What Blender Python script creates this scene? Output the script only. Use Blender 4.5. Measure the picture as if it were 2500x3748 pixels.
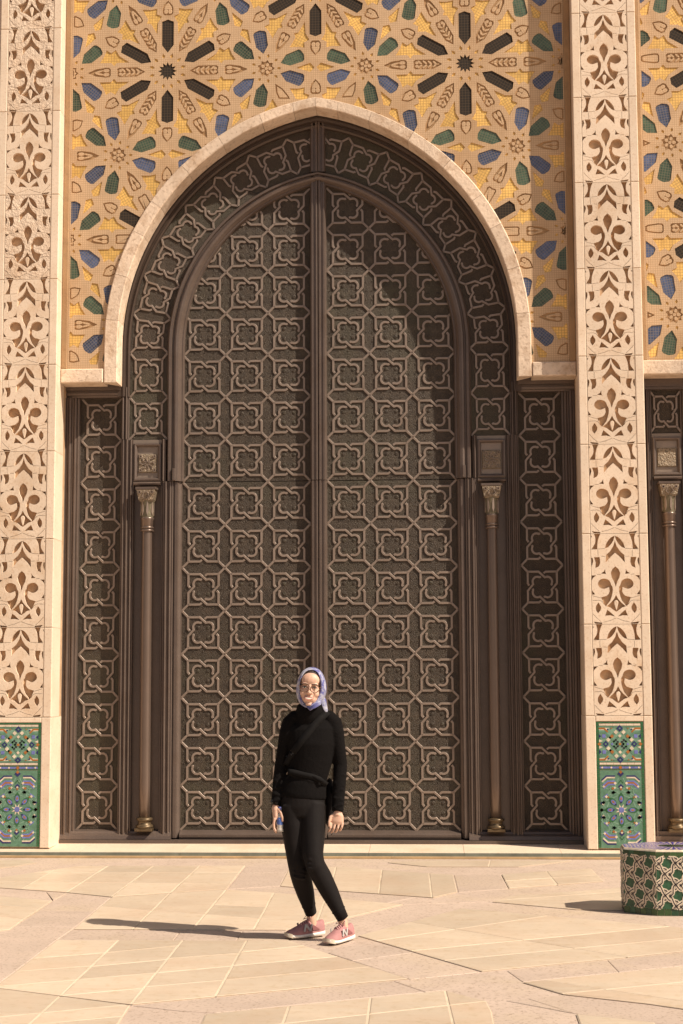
import bpy, bmesh, math, random
from mathutils import Vector, Matrix
from mathutils.geometry import delaunay_2d_cdt
import numpy as np
random.seed(7)
S = bpy.context.scene
for o in list(bpy.data.objects): bpy.data.objects.remove(o)
COL = S.collection
rad = math.radians

# ---------------------------------------------------------------- camera
FPX = 5600.0                                   # focal length in pixels of the 2500 x 3748 photograph
PITCH, YAW, ROLL = 0.10372, -0.05647, -0.00409
CAM = np.array([1.015, -14.208, 1.62])
def cam_axes():
    cp, sp, cy, sy, cr, sr = math.cos(PITCH), math.sin(PITCH), math.cos(YAW), math.sin(YAW), math.cos(ROLL), math.sin(ROLL)
    F = np.array([sy*cp, cy*cp, sp]); R = np.array([cy, -sy, 0.0]); U = np.cross(R, F)
    return cr*R + sr*U, -sr*R + cr*U, F
AR, AU, AF = cam_axes()
cd = bpy.data.cameras.new('camera'); camo = bpy.data.objects.new('camera', cd); COL.objects.link(camo)
camo.matrix_world = Matrix(((AR[0], AU[0], -AF[0], CAM[0]), (AR[1], AU[1], -AF[1], CAM[1]), (AR[2], AU[2], -AF[2], CAM[2]), (0, 0, 0, 1)))
cd.sensor_fit = 'VERTICAL'; cd.sensor_height = 36.0; cd.lens = FPX/3748*36.0
cd.clip_start = 0.1; cd.clip_end = 3000
S.camera = camo
def ray(px, py): return AF + AR*(px-1250)/FPX + AU*(1874-py)/FPX
def WP(px, py, y=0.0):
    d = ray(px, py); t = (y-CAM[1])/d[1]; q = CAM + d*t; return (float(q[0]), float(q[2]))
def GP(px, py, z=0.0):
    d = ray(px, py); t = (z-CAM[2])/d[2]; q = CAM + d*t; return (float(q[0]), float(q[1]))

# ---------------------------------------------------------------- sky, sun, exposure
SUN_EL, SUN_AZ = rad(45.0), rad(24.0)          # azimuth measured from the facade line
TRAVEL = Vector((-math.cos(SUN_EL)*math.cos(SUN_AZ), math.cos(SUN_EL)*math.sin(SUN_AZ), -math.sin(SUN_EL)))
w = bpy.data.worlds.new('World'); S.world = w; w.use_nodes = True
nt = w.node_tree; nt.nodes.clear()
sky = nt.nodes.new('ShaderNodeTexSky'); sky.sky_type = 'NISHITA'; sky.sun_disc = False
sky.sun_elevation = SUN_EL; sky.sun_rotation = math.atan2(-TRAVEL.x, -TRAVEL.y)
sky.dust_density = 3.0; sky.ozone_density = 0.6; sky.air_density = 1.0
bg = nt.nodes.new('ShaderNodeBackground'); bg.inputs[1].default_value = 0.05
ou = nt.nodes.new('ShaderNodeOutputWorld')
nt.links.new(sky.outputs[0], bg.inputs[0]); nt.links.new(bg.outputs[0], ou.inputs[0])
sl = bpy.data.lights.new('sun', 'SUN'); sl.energy = 5.0; sl.angle = rad(0.53); sl.color = (1.0, 0.885, 0.735)
so = bpy.data.objects.new('sun', sl); COL.objects.link(so)
so.rotation_euler = TRAVEL.to_track_quat('-Z', 'Y').to_euler(); so.location = (8, -8, 12)
S.view_settings.view_transform = 'Standard'; S.view_settings.look = 'None'
S.view_settings.exposure = 0.45; S.view_settings.gamma = 1.0; S.view_settings.use_curve_mapping = False
S.render.resolution_x = 683; S.render.resolution_y = 1024
S.render.engine = 'CYCLES'

# ---------------------------------------------------------------- materials
MATS = {}
def mat(name, col, rough=0.6, metal=0.0, var=0.12, vscale=3.0, bump=0.0, bscale=40.0, bdist=0.01, tint=None, tscale=1.2, tamt=0.5,
        rnd=0.0, spec=0.5, speck=None, spscale=120.0, spamt=0.0, detail=6.0, grid=None, gridcol=None, gridw=0.06, gridamt=0.5, tlo=0.5, thi=0.72, veins=None, vor=0.0, vorscale=60.0, sheen=0.0, sss=0.0):
    """procedural material: base colour with large tone drift, stains of a second tint, specks, fine relief"""
    if name in MATS: return MATS[name]
    m = bpy.data.materials.new(name); m.use_nodes = True; t = m.node_tree; t.nodes.clear()
    N = t.nodes.new; Lk = t.links.new
    out = N('ShaderNodeOutputMaterial'); b = N('ShaderNodeBsdfPrincipled'); Lk(b.outputs[0], out.inputs[0])
    b.inputs['Roughness'].default_value = rough; b.inputs['Metallic'].default_value = metal
    b.inputs['Specular IOR Level'].default_value = spec
    if sheen: b.inputs['Sheen Weight'].default_value = sheen; b.inputs['Sheen Roughness'].default_value = 0.4
    if sss:
        b.inputs['Subsurface Weight'].default_value = sss; b.inputs['Subsurface Radius'].default_value = (0.012, 0.005, 0.003)
    tc = N('ShaderNodeTexCoord'); oi = N('ShaderNodeObjectInfo')
    off = N('ShaderNodeVectorMath'); off.operation = 'ADD'
    mul = N('ShaderNodeVectorMath'); mul.operation = 'SCALE'; mul.inputs[3].default_value = 37.0
    cmb = N('ShaderNodeCombineXYZ')
    for i in range(3): Lk(oi.outputs['Random'], cmb.inputs[i])
    Lk(cmb.outputs[0], mul.inputs[0]); Lk(tc.outputs['Object'], off.inputs[0]); Lk(mul.outputs[0], off.inputs[1])
    P = off.outputs[0]
    def noise(scale, det=6.0, rgh=0.6):
        n = N('ShaderNodeTexNoise'); n.inputs['Scale'].default_value = scale; n.inputs['Detail'].default_value = det
        n.inputs['Roughness'].default_value = rgh; Lk(P, n.inputs['Vector']); return n.outputs['Fac']
    def mixc(fac, a, bb):
        x = N('ShaderNodeMix'); x.data_type = 'RGBA'
        if hasattr(fac, 'links'): Lk(fac, x.inputs[0])
        else: x.inputs[0].default_value = fac
        for s, v in ((6, a), (7, bb)):
            if hasattr(v, 'links'): Lk(v, x.inputs[s])
            else: x.inputs[s].default_value = (*v, 1)
        return x.outputs[2]
    def ramp(fac, lo, hi):
        r = N('ShaderNodeMapRange'); r.inputs[1].default_value = lo; r.inputs[2].default_value = hi; r.clamp = True
        Lk(fac, r.inputs[0]); return r.outputs[0]
    lo = tuple(c*(1-var) for c in col); hi = tuple(min(1, c*(1+var)) for c in col)
    c = mixc(ramp(noise(vscale), 0.3, 0.7), lo, hi)
    if tint is not None:
        f = ramp(noise(tscale, 8.0, 0.65), tlo, thi)
        sc = N('ShaderNodeMath'); sc.operation = 'MULTIPLY'; Lk(f, sc.inputs[0]); sc.inputs[1].default_value = tamt
        c = mixc(sc.outputs[0], c, tint)
    if veins is not None:                                # drawn-out bands of a sedimentary stone
        mp = N('ShaderNodeMapping'); mp.inputs['Scale'].default_value = (1.2, 9.0, 1.0); mp.inputs['Rotation'].default_value = (0, 0, 0.12); Lk(P, mp.inputs['Vector'])
        n = N('ShaderNodeTexNoise'); n.inputs['Scale'].default_value = 2.2; n.inputs['Detail'].default_value = 8.0; n.inputs['Roughness'].default_value = 0.65; n.inputs['Distortion'].default_value = 0.6; Lk(mp.outputs[0], n.inputs['Vector'])
        sc = N('ShaderNodeMath'); sc.operation = 'MULTIPLY'; Lk(ramp(n.outputs['Fac'], 0.48, 0.70), sc.inputs[0]); sc.inputs[1].default_value = 0.6
        c = mixc(sc.outputs[0], c, veins)
    if speck is not None:
        f = ramp(noise(spscale, 2.0), 0.55, 0.68)
        sc = N('ShaderNodeMath'); sc.operation = 'MULTIPLY'; Lk(f, sc.inputs[0]); sc.inputs[1].default_value = spamt
        c = mixc(sc.outputs[0], c, speck)
    if rnd:
        hv = N('ShaderNodeHueSaturation'); Lk(c, hv.inputs['Color'])
        mr = N('ShaderNodeMapRange'); mr.inputs[3].default_value = 1-rnd; mr.inputs[4].default_value = 1+rnd
        Lk(oi.outputs['Random'], mr.inputs[0]); Lk(mr.outputs[0], hv.inputs['Value']); c = hv.outputs[0]
    hgt = None
    if grid:
        br = N('ShaderNodeTexBrick'); br.offset = 0.0; br.inputs['Scale'].default_value = 1.0
        br.inputs['Brick Width'].default_value = grid; br.inputs['Row Height'].default_value = grid
        br.inputs['Mortar Size'].default_value = grid*gridw; br.inputs['Mortar Smooth'].default_value = 0.3
        sw = N('ShaderNodeSeparateXYZ'); cw = N('ShaderNodeCombineXYZ')
        Lk(tc.outputs['Object'], sw.inputs[0]); Lk(sw.outputs[0], cw.inputs[0]); Lk(sw.outputs[2], cw.inputs[1]); Lk(cw.outputs[0], br.inputs['Vector'])
        sc = N('ShaderNodeMath'); sc.operation = 'MULTIPLY'; Lk(br.outputs['Fac'], sc.inputs[0]); sc.inputs[1].default_value = gridamt
        c = mixc(sc.outputs[0], c, gridcol)
    Lk(c, b.inputs['Base Color'])
    if bump:
        hgt = noise(bscale, detail, 0.65)
        if vor:
            v = N('ShaderNodeTexVoronoi'); v.inputs['Scale'].default_value = vorscale; Lk(P, v.inputs['Vector'])
            ad = N('ShaderNodeMath'); ad.operation = 'MULTIPLY_ADD'; Lk(v.outputs['Distance'], ad.inputs[0]); ad.inputs[1].default_value = vor; Lk(hgt, ad.inputs[2]); hgt = ad.outputs[0]
        bp = N('ShaderNodeBump'); bp.inputs['Strength'].default_value = bump; bp.inputs['Distance'].default_value = bdist
        Lk(hgt, bp.inputs['Height']); Lk(bp.outputs[0], b.inputs['Normal'])
    MATS[name] = m
    return m

M_marble = mat('cream_marble', (0.73, 0.585, 0.445), 0.55, var=0.07, vscale=2.5, bump=0.25, bscale=60, bdist=0.004, tint=(0.50, 0.30, 0.15), tscale=2.2, tamt=0.35, rnd=0.05, speck=(0.42, 0.24, 0.12), spscale=55, spamt=0.3)
M_carve = mat('carved_marble', (0.715, 0.565, 0.425), 0.6, var=0.07, vscale=4, bump=0.35, bscale=70, bdist=0.005, tint=(0.50, 0.29, 0.13), tscale=3.5, tamt=0.45, rnd=0.05, speck=(0.40, 0.22, 0.10), spscale=60, spamt=0.35)
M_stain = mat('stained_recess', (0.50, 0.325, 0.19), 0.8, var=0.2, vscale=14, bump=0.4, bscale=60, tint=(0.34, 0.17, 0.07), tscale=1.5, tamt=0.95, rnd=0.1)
M_ring = mat('weathered_marble', (0.69, 0.535, 0.40), 0.65, var=0.1, vscale=4, bump=0.6, bscale=35, bdist=0.01, tint=(0.36, 0.20, 0.09), tscale=4.5, tamt=0.7, rnd=0.08, speck=(0.20, 0.10, 0.04), spscale=30, spamt=0.35)
M_strap = mat('carved_plaster', (0.55, 0.375, 0.225), 0.8, var=0.1, vscale=5, bump=0.3, bscale=90, bdist=0.003, tint=(0.33, 0.175, 0.07), tscale=1.5, tamt=0.6, grid=0.021, gridcol=(0.27, 0.15, 0.06), gridw=0.12, gridamt=0.45)
M_carvedp = mat('carved_plaster_relief', (0.535, 0.36, 0.21), 0.8, var=0.12, vscale=9, bump=0.3, bscale=90, bdist=0.003, grid=0.021, gridcol=(0.27, 0.15, 0.06), gridw=0.12, gridamt=0.4)
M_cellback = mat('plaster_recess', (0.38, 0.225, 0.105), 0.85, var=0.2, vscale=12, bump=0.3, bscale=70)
M_yel = mat('yellow_tesserae', (0.74, 0.455, 0.125), 0.55, var=0.18, vscale=16, tint=(0.42, 0.22, 0.05), tscale=5, tamt=0.6, rnd=0.14, grid=0.026, gridcol=(0.30, 0.17, 0.06), gridw=0.1, gridamt=0.7, bump=0.2, bscale=60)
M_blu = mat('blue_tesserae', (0.058, 0.080, 0.155), 0.35, var=0.4, vscale=22, rnd=0.35, grid=0.024, gridcol=(0.20, 0.17, 0.15), gridw=0.14, gridamt=0.7, bump=0.2, bscale=60)
M_gre = mat('green_tesserae', (0.048, 0.082, 0.052), 0.35, var=0.4, vscale=22, rnd=0.35, grid=0.024, gridcol=(0.18, 0.16, 0.10), gridw=0.14, gridamt=0.65, bump=0.2, bscale=60)
M_hole = mat('grille_painted_dark', (0.018, 0.011, 0.006), 0.9, var=0.1, grid=0.026, gridcol=(0.12, 0.075, 0.038), gridw=0.07, gridamt=0.55)  # near-black colour paints the openings' shaded inside; grid lines are the net
M_fillet = mat('stained_stone', (0.36, 0.22, 0.11), 0.8, var=0.2, vscale=6, bump=0.4, bscale=40, tint=(0.20, 0.10, 0.04), tscale=3, tamt=0.7)
M_mould = mat('bronze_moulding', (0.126, 0.092, 0.075), 0.4, metal=0.35, var=0.10, vscale=5, bump=0.08, bscale=60, tint=(0.10, 0.065, 0.045), tscale=3, tamt=0.5, speck=(0.33, 0.25, 0.18), spscale=70, spamt=0.12)
M_dark = mat('bronze_dark', (0.07, 0.047, 0.035), 0.45, metal=0.35, var=0.12, vscale=5, bump=0.1, bscale=60)
M_lat = mat('bronze_strapwork', (0.262, 0.2, 0.16), 0.4, metal=0.3, var=0.10, vscale=5, bump=0.1, bscale=80, tint=(0.17, 0.11, 0.07), tscale=4, tamt=0.4)
M_emb = mat('embossed_bronze', (0.046, 0.032, 0.021), 0.5, metal=0.3, var=0.3, vscale=14, bump=0.7, bscale=170, bdist=0.006, detail=3, vor=0.9, vorscale=130, speck=(0.24, 0.18, 0.115), spscale=120, spamt=0.22, tint=(0.058, 0.056, 0.03), tscale=0.8, tamt=0.6)
M_col = mat('bronze_column', (0.16, 0.114, 0.09), 0.3, metal=0.5, var=0.06, vscale=4)
M_brass = mat('worn_brass', (0.13, 0.09, 0.05), 0.42, metal=0.6, var=0.15, vscale=20)
M_verd = mat('verdigris_bronze', (0.15, 0.125, 0.08), 0.5, metal=0.4, var=0.3, vscale=25, bump=0.6, bscale=90, bdist=0.006)
M_scroll = mat('scrollwork_bronze', (0.25, 0.19, 0.13), 0.45, metal=0.3, var=0.35, vscale=60, bump=1.0, bscale=75, bdist=0.015, detail=2, speck=(0.08, 0.06, 0.035), spscale=70, spamt=0.8)
M_trav = mat('travertine_slab', (0.585, 0.474, 0.358), 0.42, veins=(0.53, 0.39, 0.275), var=0.09, vscale=2.2, bump=0.12, bscale=30, bdist=0.003, tint=(0.55, 0.40, 0.285), tscale=0.9, tamt=0.8, rnd=0.11, speck=(0.42, 0.30, 0.16), spscale=22, spamt=0.3)
M_gran = mat('pink_granite', (0.50, 0.39, 0.315), 0.6, var=0.08, vscale=3, bump=0.25, bscale=160, bdist=0.003, speck=(0.24, 0.165, 0.11), spscale=52, spamt=0.65, rnd=0.05, tint=(0.52, 0.41, 0.27), tscale=1.3, tamt=0.5)
M_plate = mat('bronze_plate', (0.25, 0.195, 0.155), 0.45, metal=0.3, var=0.12, vscale=8)
M_mort = mat('mortar', (0.58, 0.475, 0.35), 0.9, var=0.12, vscale=9, tint=(0.20, 0.14, 0.09), tscale=0.9, tamt=0.9)
M_rough = mat('pitted_marble', (0.69, 0.54, 0.405), 0.75, var=0.08, vscale=6, bump=0.7, bscale=34, bdist=0.02, detail=3, tint=(0.52, 0.31, 0.16), tscale=3.5, tamt=0.4)
M_green_stone = mat('green_stone_strip', (0.17, 0.18, 0.145), 0.5, var=0.25, vscale=7)
M_ochre = mat('ochre_stone', (0.46, 0.30, 0.15), 0.7, var=0.2, vscale=6)

# ---------------------------------------------------------------- mesh helpers
def mesh_obj(name, V, F, m, parent=None, smooth=False, loc=None):
    me = bpy.data.meshes.new(name); me.from_pydata([tuple(v) for v in V], [], [tuple(f) for f in F]); me.validate()
    bm = bmesh.new(); bm.from_mesh(me); bmesh.ops.recalc_face_normals(bm, faces=bm.faces); bm.to_mesh(me); bm.free()
    if smooth: me.polygons.foreach_set('use_smooth', [True]*len(me.polygons))
    return mo(name, me, m, parent, loc)
def mo(name, me, m, parent=None, loc=None, roty=0.0, scl=None):
    o = bpy.data.objects.new(name, me); COL.objects.link(o)
    if m is not None and len(me.materials) == 0: me.materials.append(m)
    if loc is not None: o.location = loc
    if roty: o.rotation_euler = (0, roty, 0)
    if scl: o.scale = scl
    if parent is not None:                                # every object's own transform is its world transform
        o.parent = parent; o.matrix_parent_inverse = parent.matrix_basis.inverted()
    return o
def thing(name, loc, label, cat, group=None):
    o = bpy.data.objects.new(name, None); COL.objects.link(o); o.location = loc; o.empty_display_size = 0.2
    return tag(o, label, cat, group)
def tag(o, label=None, cat=None, group=None, kind=None):
    if label: o['label'] = label
    if cat: o['category'] = cat
    if group: o['group'] = group
    if kind: o['kind'] = kind
    return o
def prism(pts, y0, y1, ch=0.0):
    """polygon in XZ, front at y0 (towards the viewer), back at y1; ch = chamfer inset of the front face"""
    n = len(pts); V = []
    f = inset(pts, ch) if ch else pts
    V += [(p[0], y0, p[1]) for p in f]
    if ch:
        V += [(p[0], y0+ch, p[1]) for p in pts]
    V += [(p[0], y1, p[1]) for p in pts]
    L = len(V)//n; F = [tuple(range(n))]
    for l in range(L-1):
        for i in range(n):
            j = (i+1) % n; F.append((l*n+i, l*n+j, (l+1)*n+j, (l+1)*n+i))
    F.append(tuple(range((L-1)*n, L*n)))
    return V, F
def area(p): return 0.5*sum(p[i][0]*p[(i+1) % len(p)][1]-p[(i+1) % len(p)][0]*p[i][1] for i in range(len(p)))
def inset(pts, d):
    n = len(pts); s = 1 if area(pts) > 0 else -1; out = []
    for i in range(n):
        a, b, c = Vector(pts[i-1]), Vector(pts[i]), Vector(pts[(i+1) % n])
        e1 = (b-a); e2 = (c-b)
        if e1.length < 1e-9 or e2.length < 1e-9: out.append(tuple(b)); continue
        e1.normalize(); e2.normalize()
        n1 = Vector((-e1.y, e1.x))*s; n2 = Vector((-e2.y, e2.x))*s
        m = n1+n2
        if m.length < 1e-6: m = n1
        m.normalize(); k = max(0.35, m.dot(n1)); q = b + m*(d/k); out.append((q.x, q.y))
    return out
def halfplane(pts, p, nrm):
    """keep the side where (q-p).nrm >= 0"""
    out = []
    n = len(pts)
    for i in range(n):
        a, b = pts[i], pts[(i+1) % n]
        da = (a[0]-p[0])*nrm[0]+(a[1]-p[1])*nrm[1]; db = (b[0]-p[0])*nrm[0]+(b[1]-p[1])*nrm[1]
        if da >= 0: out.append(a)
        if (da >= 0) != (db >= 0):
            t = da/(da-db); out.append((a[0]+(b[0]-a[0])*t, a[1]+(b[1]-a[1])*t))
    return out
def box(x0, x1, y0, y1, z0, z1):
    V = [(x, y, z) for z in (z0, z1) for y in (y0, y1) for x in (x0, x1)]
    return V, [(0, 1, 3, 2), (4, 6, 7, 5), (0, 4, 5, 1), (2, 3, 7, 6), (0, 2, 6, 4), (1, 5, 7, 3)]
def join(*parts):
    V, F = [], []
    for v, f in parts:
        k = len(V); V += list(v); F += [tuple(i+k for i in q) for q in f]
    return V, F
def sweep(path, prof, closed=False):
    """profile (offset along the left normal, y) swept along a path in XZ"""
    n = len(path); V, F = [], []; m = len(prof)
    for i in range(n):
        a = Vector(path[i-1]) if (i > 0 or closed) else None
        b = Vector(path[i]); c = Vector(path[(i+1) % n]) if (i < n-1 or closed) else None
        ds = []
        if a is not None: ds.append((b-a).normalized())
        if c is not None: ds.append((c-b).normalized())
        ns = [Vector((-d.y, d.x)) for d in ds]
        mm = sum(ns, Vector((0, 0))).normalized(); k = max(0.3, mm.dot(ns[0]))
        for o, y in prof: q = b+mm*(o/k); V.append((q.x, y, q.y))
    for i in range(n if closed else n-1):
        j = (i+1) % n
        for k in range(m-1): F.append((i*m+k, i*m+k+1, j*m+k+1, j*m+k))
    if not closed:
        F.append(tuple(range(m))); F.append(tuple(range((n-1)*m, n*m)))
    return V, F
def strap(path, w, yf, yb, closed=False, ch=0.14):
    h = w/2; c = h*(1-ch)
    return sweep(path, [(-h, yb), (-h, yf+(yb-yf)*0.12), (-c, yf), (c, yf), (h, yf+(yb-yf)*0.12), (h, yb)], closed)
def loft(A, B, prof):
    n = len(A); m = len(prof); V, F = [], []
    for a, b in zip(A, B):
        for u, y in prof: V.append((a[0]*(1-u)+b[0]*u, y, a[1]*(1-u)+b[1]*u))
    for i in range(n-1):
        for k in range(m-1): F.append((i*m+k, i*m+k+1, (i+1)*m+k+1, (i+1)*m+k))
    F.append(tuple(range(m))); F.append(tuple(range((n-1)*m, n*m)))
    return V, F
def fill2d(outer, holes, y0, y1):
    """flat plate in XZ with holes cut right through, front y0, back y1 (constrained triangulation)"""
    pts, fcs = [], []
    for loop in [outer]+holes:
        if area(loop) < 0: loop = loop[::-1]
        k = len(pts); pts += [Vector((p[0], p[1])) for p in loop]; fcs.append(list(range(k, k+len(loop))))
    vs, es, fs, ov, oe, of = delaunay_2d_cdt(pts, [], fcs, 0, 1e-6)
    keep = [f for f, o in zip(fs, of) if list(o) == [0]]
    n = len(vs); V = [(v.x, y0, v.y) for v in vs]+[(v.x, y1, v.y) for v in vs]; F = []; cnt = {}
    for f in keep:
        F.append(tuple(f)); F.append(tuple(i+n for i in reversed(f)))
        for i in range(3):
            e = (f[i], f[(i+1) % 3]); cnt[e] = 1
    for (p, q) in cnt:
        if (q, p) not in cnt: F.append((q, p, p+n, q+n))
    me = bpy.data.meshes.new('plate'); me.from_pydata(V, [], F)
    bm = bmesh.new(); bm.from_mesh(me); bmesh.ops.delete(bm, geom=[v for v in bm.verts if not v.link_faces], context='VERTS')
    bmesh.ops.recalc_face_normals(bm, faces=bm.faces); bm.to_mesh(me); bm.free()
    return me
def lathe(prof, cx, cy, n=24, ang=2*math.pi):
    V, F = [], []; m = len(prof)
    for i in range(n):
        a = ang*i/n
        for r, z in prof: V.append((cx+r*math.cos(a), cy+r*math.sin(a), z))
    for i in range(n):
        j = (i+1) % n
        for k in range(m-1): F.append((i*m+k, j*m+k, j*m+k+1, i*m+k+1))
    return V, F
def smooth_poly(pts, it=1):
    for _ in range(it):
        q = []
        for i in range(len(pts)):
            a, b = pts[i], pts[(i+1) % len(pts)]
            q += [(a[0]*.75+b[0]*.25, a[1]*.75+b[1]*.25), (a[0]*.25+b[0]*.75, a[1]*.25+b[1]*.75)]
        pts = q
    return pts

# ================================================================ THE FACADE
# levels: y = 0 is the front of the door strapwork, smaller y is nearer to the plaza
P = 0.403; Z0 = 5.4157                                  # lattice pitch, height of lattice row 0
def row(r): return Z0 - r*P - (0.0056 if r >= 6 else 0)
ZS = 4.676                                              # spring line of every arch
Y_PIL, Y_RING, Y_MOS = -0.475, -0.33, -0.30
Z_TOP = 8.45
def arch(c, R, zb, n=22):
    a1 = math.acos(c/R)
    right = [(R-c, zb), (R-c, (zb+ZS)/2)] + [(R*math.cos(a1*i/n)-c, ZS+R*math.sin(a1*i/n)) for i in range(n+1)]
    left = [(-x, z) for x, z in right[:-1]][::-1]
    return right + left
RO, RI, BO, MO_, MI = (0.368, 2.353), (0.409, 2.263), (0.365, 2.155), (0.280, 1.714), (0.335, 1.612)

# ---------------------------------------------------------------- carved pilasters
BH, BW = 0.8074, 0.43
HS = [  # right half of the openings of one carved block, (dx, down from the top) on a 350 x 1286 grid
    [(6, 32), (50, 52), (95, 98), (125, 150), (140, 206), (100, 192), (50, 140), (20, 85)],
    [(212, 6), (296, 6), (283, 45), (280, 100), (292, 150), (332, 212), (257, 214), (252, 130), (232, 50)],
    [(226, 335), (303, 338), (281, 413), (287, 486), (240, 463), (219, 403)],
    [(326, 345), (343, 345), (343, 462), (327, 425), (318, 385)],
    [(150, 500), (165, 538), (208, 566), (140, 574), (148, 540)],
    [(282, 594), (343, 595), (343, 664), (325, 628)],
    [(70, 735), (90, 678), (142, 648), (202, 651), (242, 693), (242, 743), (202, 779), (157, 785), (100, 762), (94, 823), (132, 880), (208, 902), (172, 993), (147, 1026), (88, 948), (58, 853), (50, 790), (58, 750)],
    [(343, 798), (343, 866), (300, 863), (330, 823)],
    [(26, 1176), (73, 1129), (128, 1082), (160, 1164), (90, 1160)],
    [(255, 979), (288, 1029), (288, 1089), (262, 1129), (230, 1089), (220, 1039)],
    [(205, 1264), (326, 1250), (300, 1278), (214, 1280)],
    [(343, 20), (343, 60), (330, 40)]]
HC = [  # openings on the axis: right side only, mirrored
    [(0, 102), (25, 180), (75, 255), (133, 305), (138, 412), (70, 335), (0, 273)],
    [(0, 466), (45, 505), (68, 560), (55, 625), (25, 680), (6, 740), (0, 760)],
    [(0, 872), (30, 930), (80, 985), (138, 1034), (85, 1050), (40, 1085), (0, 1112)]]
def bp(dx, dy): return (dx/350*BW/2, BH/2 - dy/1286*BH)
def catmull(p, k=2):
    n = len(p); out = []
    for i in range(n):
        a, b, c, d = p[i-1], p[i], p[(i+1) % n], p[(i+2) % n]
        sharp = (Vector(b)-Vector(a)).angle(Vector(c)-Vector(b), 0) > 1.25; sharp2 = (Vector(c)-Vector(b)).angle(Vector(d)-Vector(c), 0) > 1.25
        for j in range(k):
            t = j/k
            if sharp or sharp2: out.append((b[0]+(c[0]-b[0])*t, b[1]+(c[1]-b[1])*t)); continue
            out.append(tuple(0.5*(2*b[m]+(c[m]-a[m])*t+(2*a[m]-5*b[m]+4*c[m]-d[m])*t*t+(3*b[m]-a[m]-3*c[m]+d[m])*t**3) for m in (0, 1)))
    return out
def grow(h, s=1.12):
    cx = sum(q[0] for q in h)/len(h); cy = sum(q[1] for q in h)/len(h)
    return [(min(344, cx+(x-cx)*s), cy+(y-cy)*(1+(s-1)*0.5)) for x, y in h]
def block_mesh():
    g = 0.0015
    outer = [(-BW/2+g, -BH/2+g), (BW/2-g, -BH/2+g), (BW/2-g, BH/2-g), (-BW/2+g, BH/2-g)]
    holes = []
    for h in HS:
        q = grow(h, 1.06) if len(h) < 6 else catmull(grow(h, 1.08))
        holes += [[bp(x, y) for x, y in q], [bp(-x, y) for x, y in q]]
    for gl_ in ([(338, 1135), (290, 1190), (222, 1252)], [(190, 1258), (95, 1236), (6, 1200)], [(148, 212), (250, 219), (340, 224)], [(143, 325), (200, 322)], [(248, 232), (246, 325)], [(196, 920), (258, 905), (340, 880)], [(170, 1010), (205, 960), (250, 945), (338, 950)], [(215, 580), (270, 578)]):
        for s in (1, -1):
            lft, rgt = [], []
            for i, q in enumerate(gl_):
                p0, p1 = Vector(gl_[max(0, i-1)]), Vector(gl_[min(len(gl_)-1, i+1)]); d = (p1-p0).normalized(); n_ = Vector((-d.y, d.x))*2.6
                lft.append((s*(q[0]+n_.x), q[1]+n_.y)); rgt.append((s*(q[0]-n_.x), q[1]-n_.y))
            holes.append([bp(*q) for q in lft+rgt[::-1]])
    for h in HC:
        full = h + [(-x, y) for x, y in h[::-1] if x > 0]
        holes.append([bp(x, y) for x, y in full])
    return fill2d(outer, holes, -0.034, 0.0)
BLOCK = block_mesh()
bud_pts = [bp(*q) for q in smooth_poly([(0, 942), (28, 960), (31, 990), (18, 1035), (5, 1085), (-5, 1085), (-18, 1035), (-31, 990), (-28, 960)], 1)]
BUDV, BUDF = prism(bud_pts, -0.033, 0.0, 0.003)

ZL = {'dg': (0.03, 0.115, 0.045), 'mg': (0.105, 0.215, 0.142), 'lg': (0.165, 0.29, 0.205), 'wh': (0.66, 0.55, 0.42), 'bl': (0.15, 0.17, 0.42), 'db': (0.022, 0.024, 0.115), 'br': (0.36, 0.13, 0.03), 'bk': (0.015, 0.012, 0.02), 'pb': (0.055, 0.045, 0.36)}
M_Z = {k: mat('zellige_'+k, v, 0.22, var=0.22, vscale=26, bump=0.15, bscale=40, bdist=0.004, spec=0.5) for k, v in ZL.items()}
M_grout = mat('grout', (0.50, 0.42, 0.30), 0.9, var=0.15, vscale=30)

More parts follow.
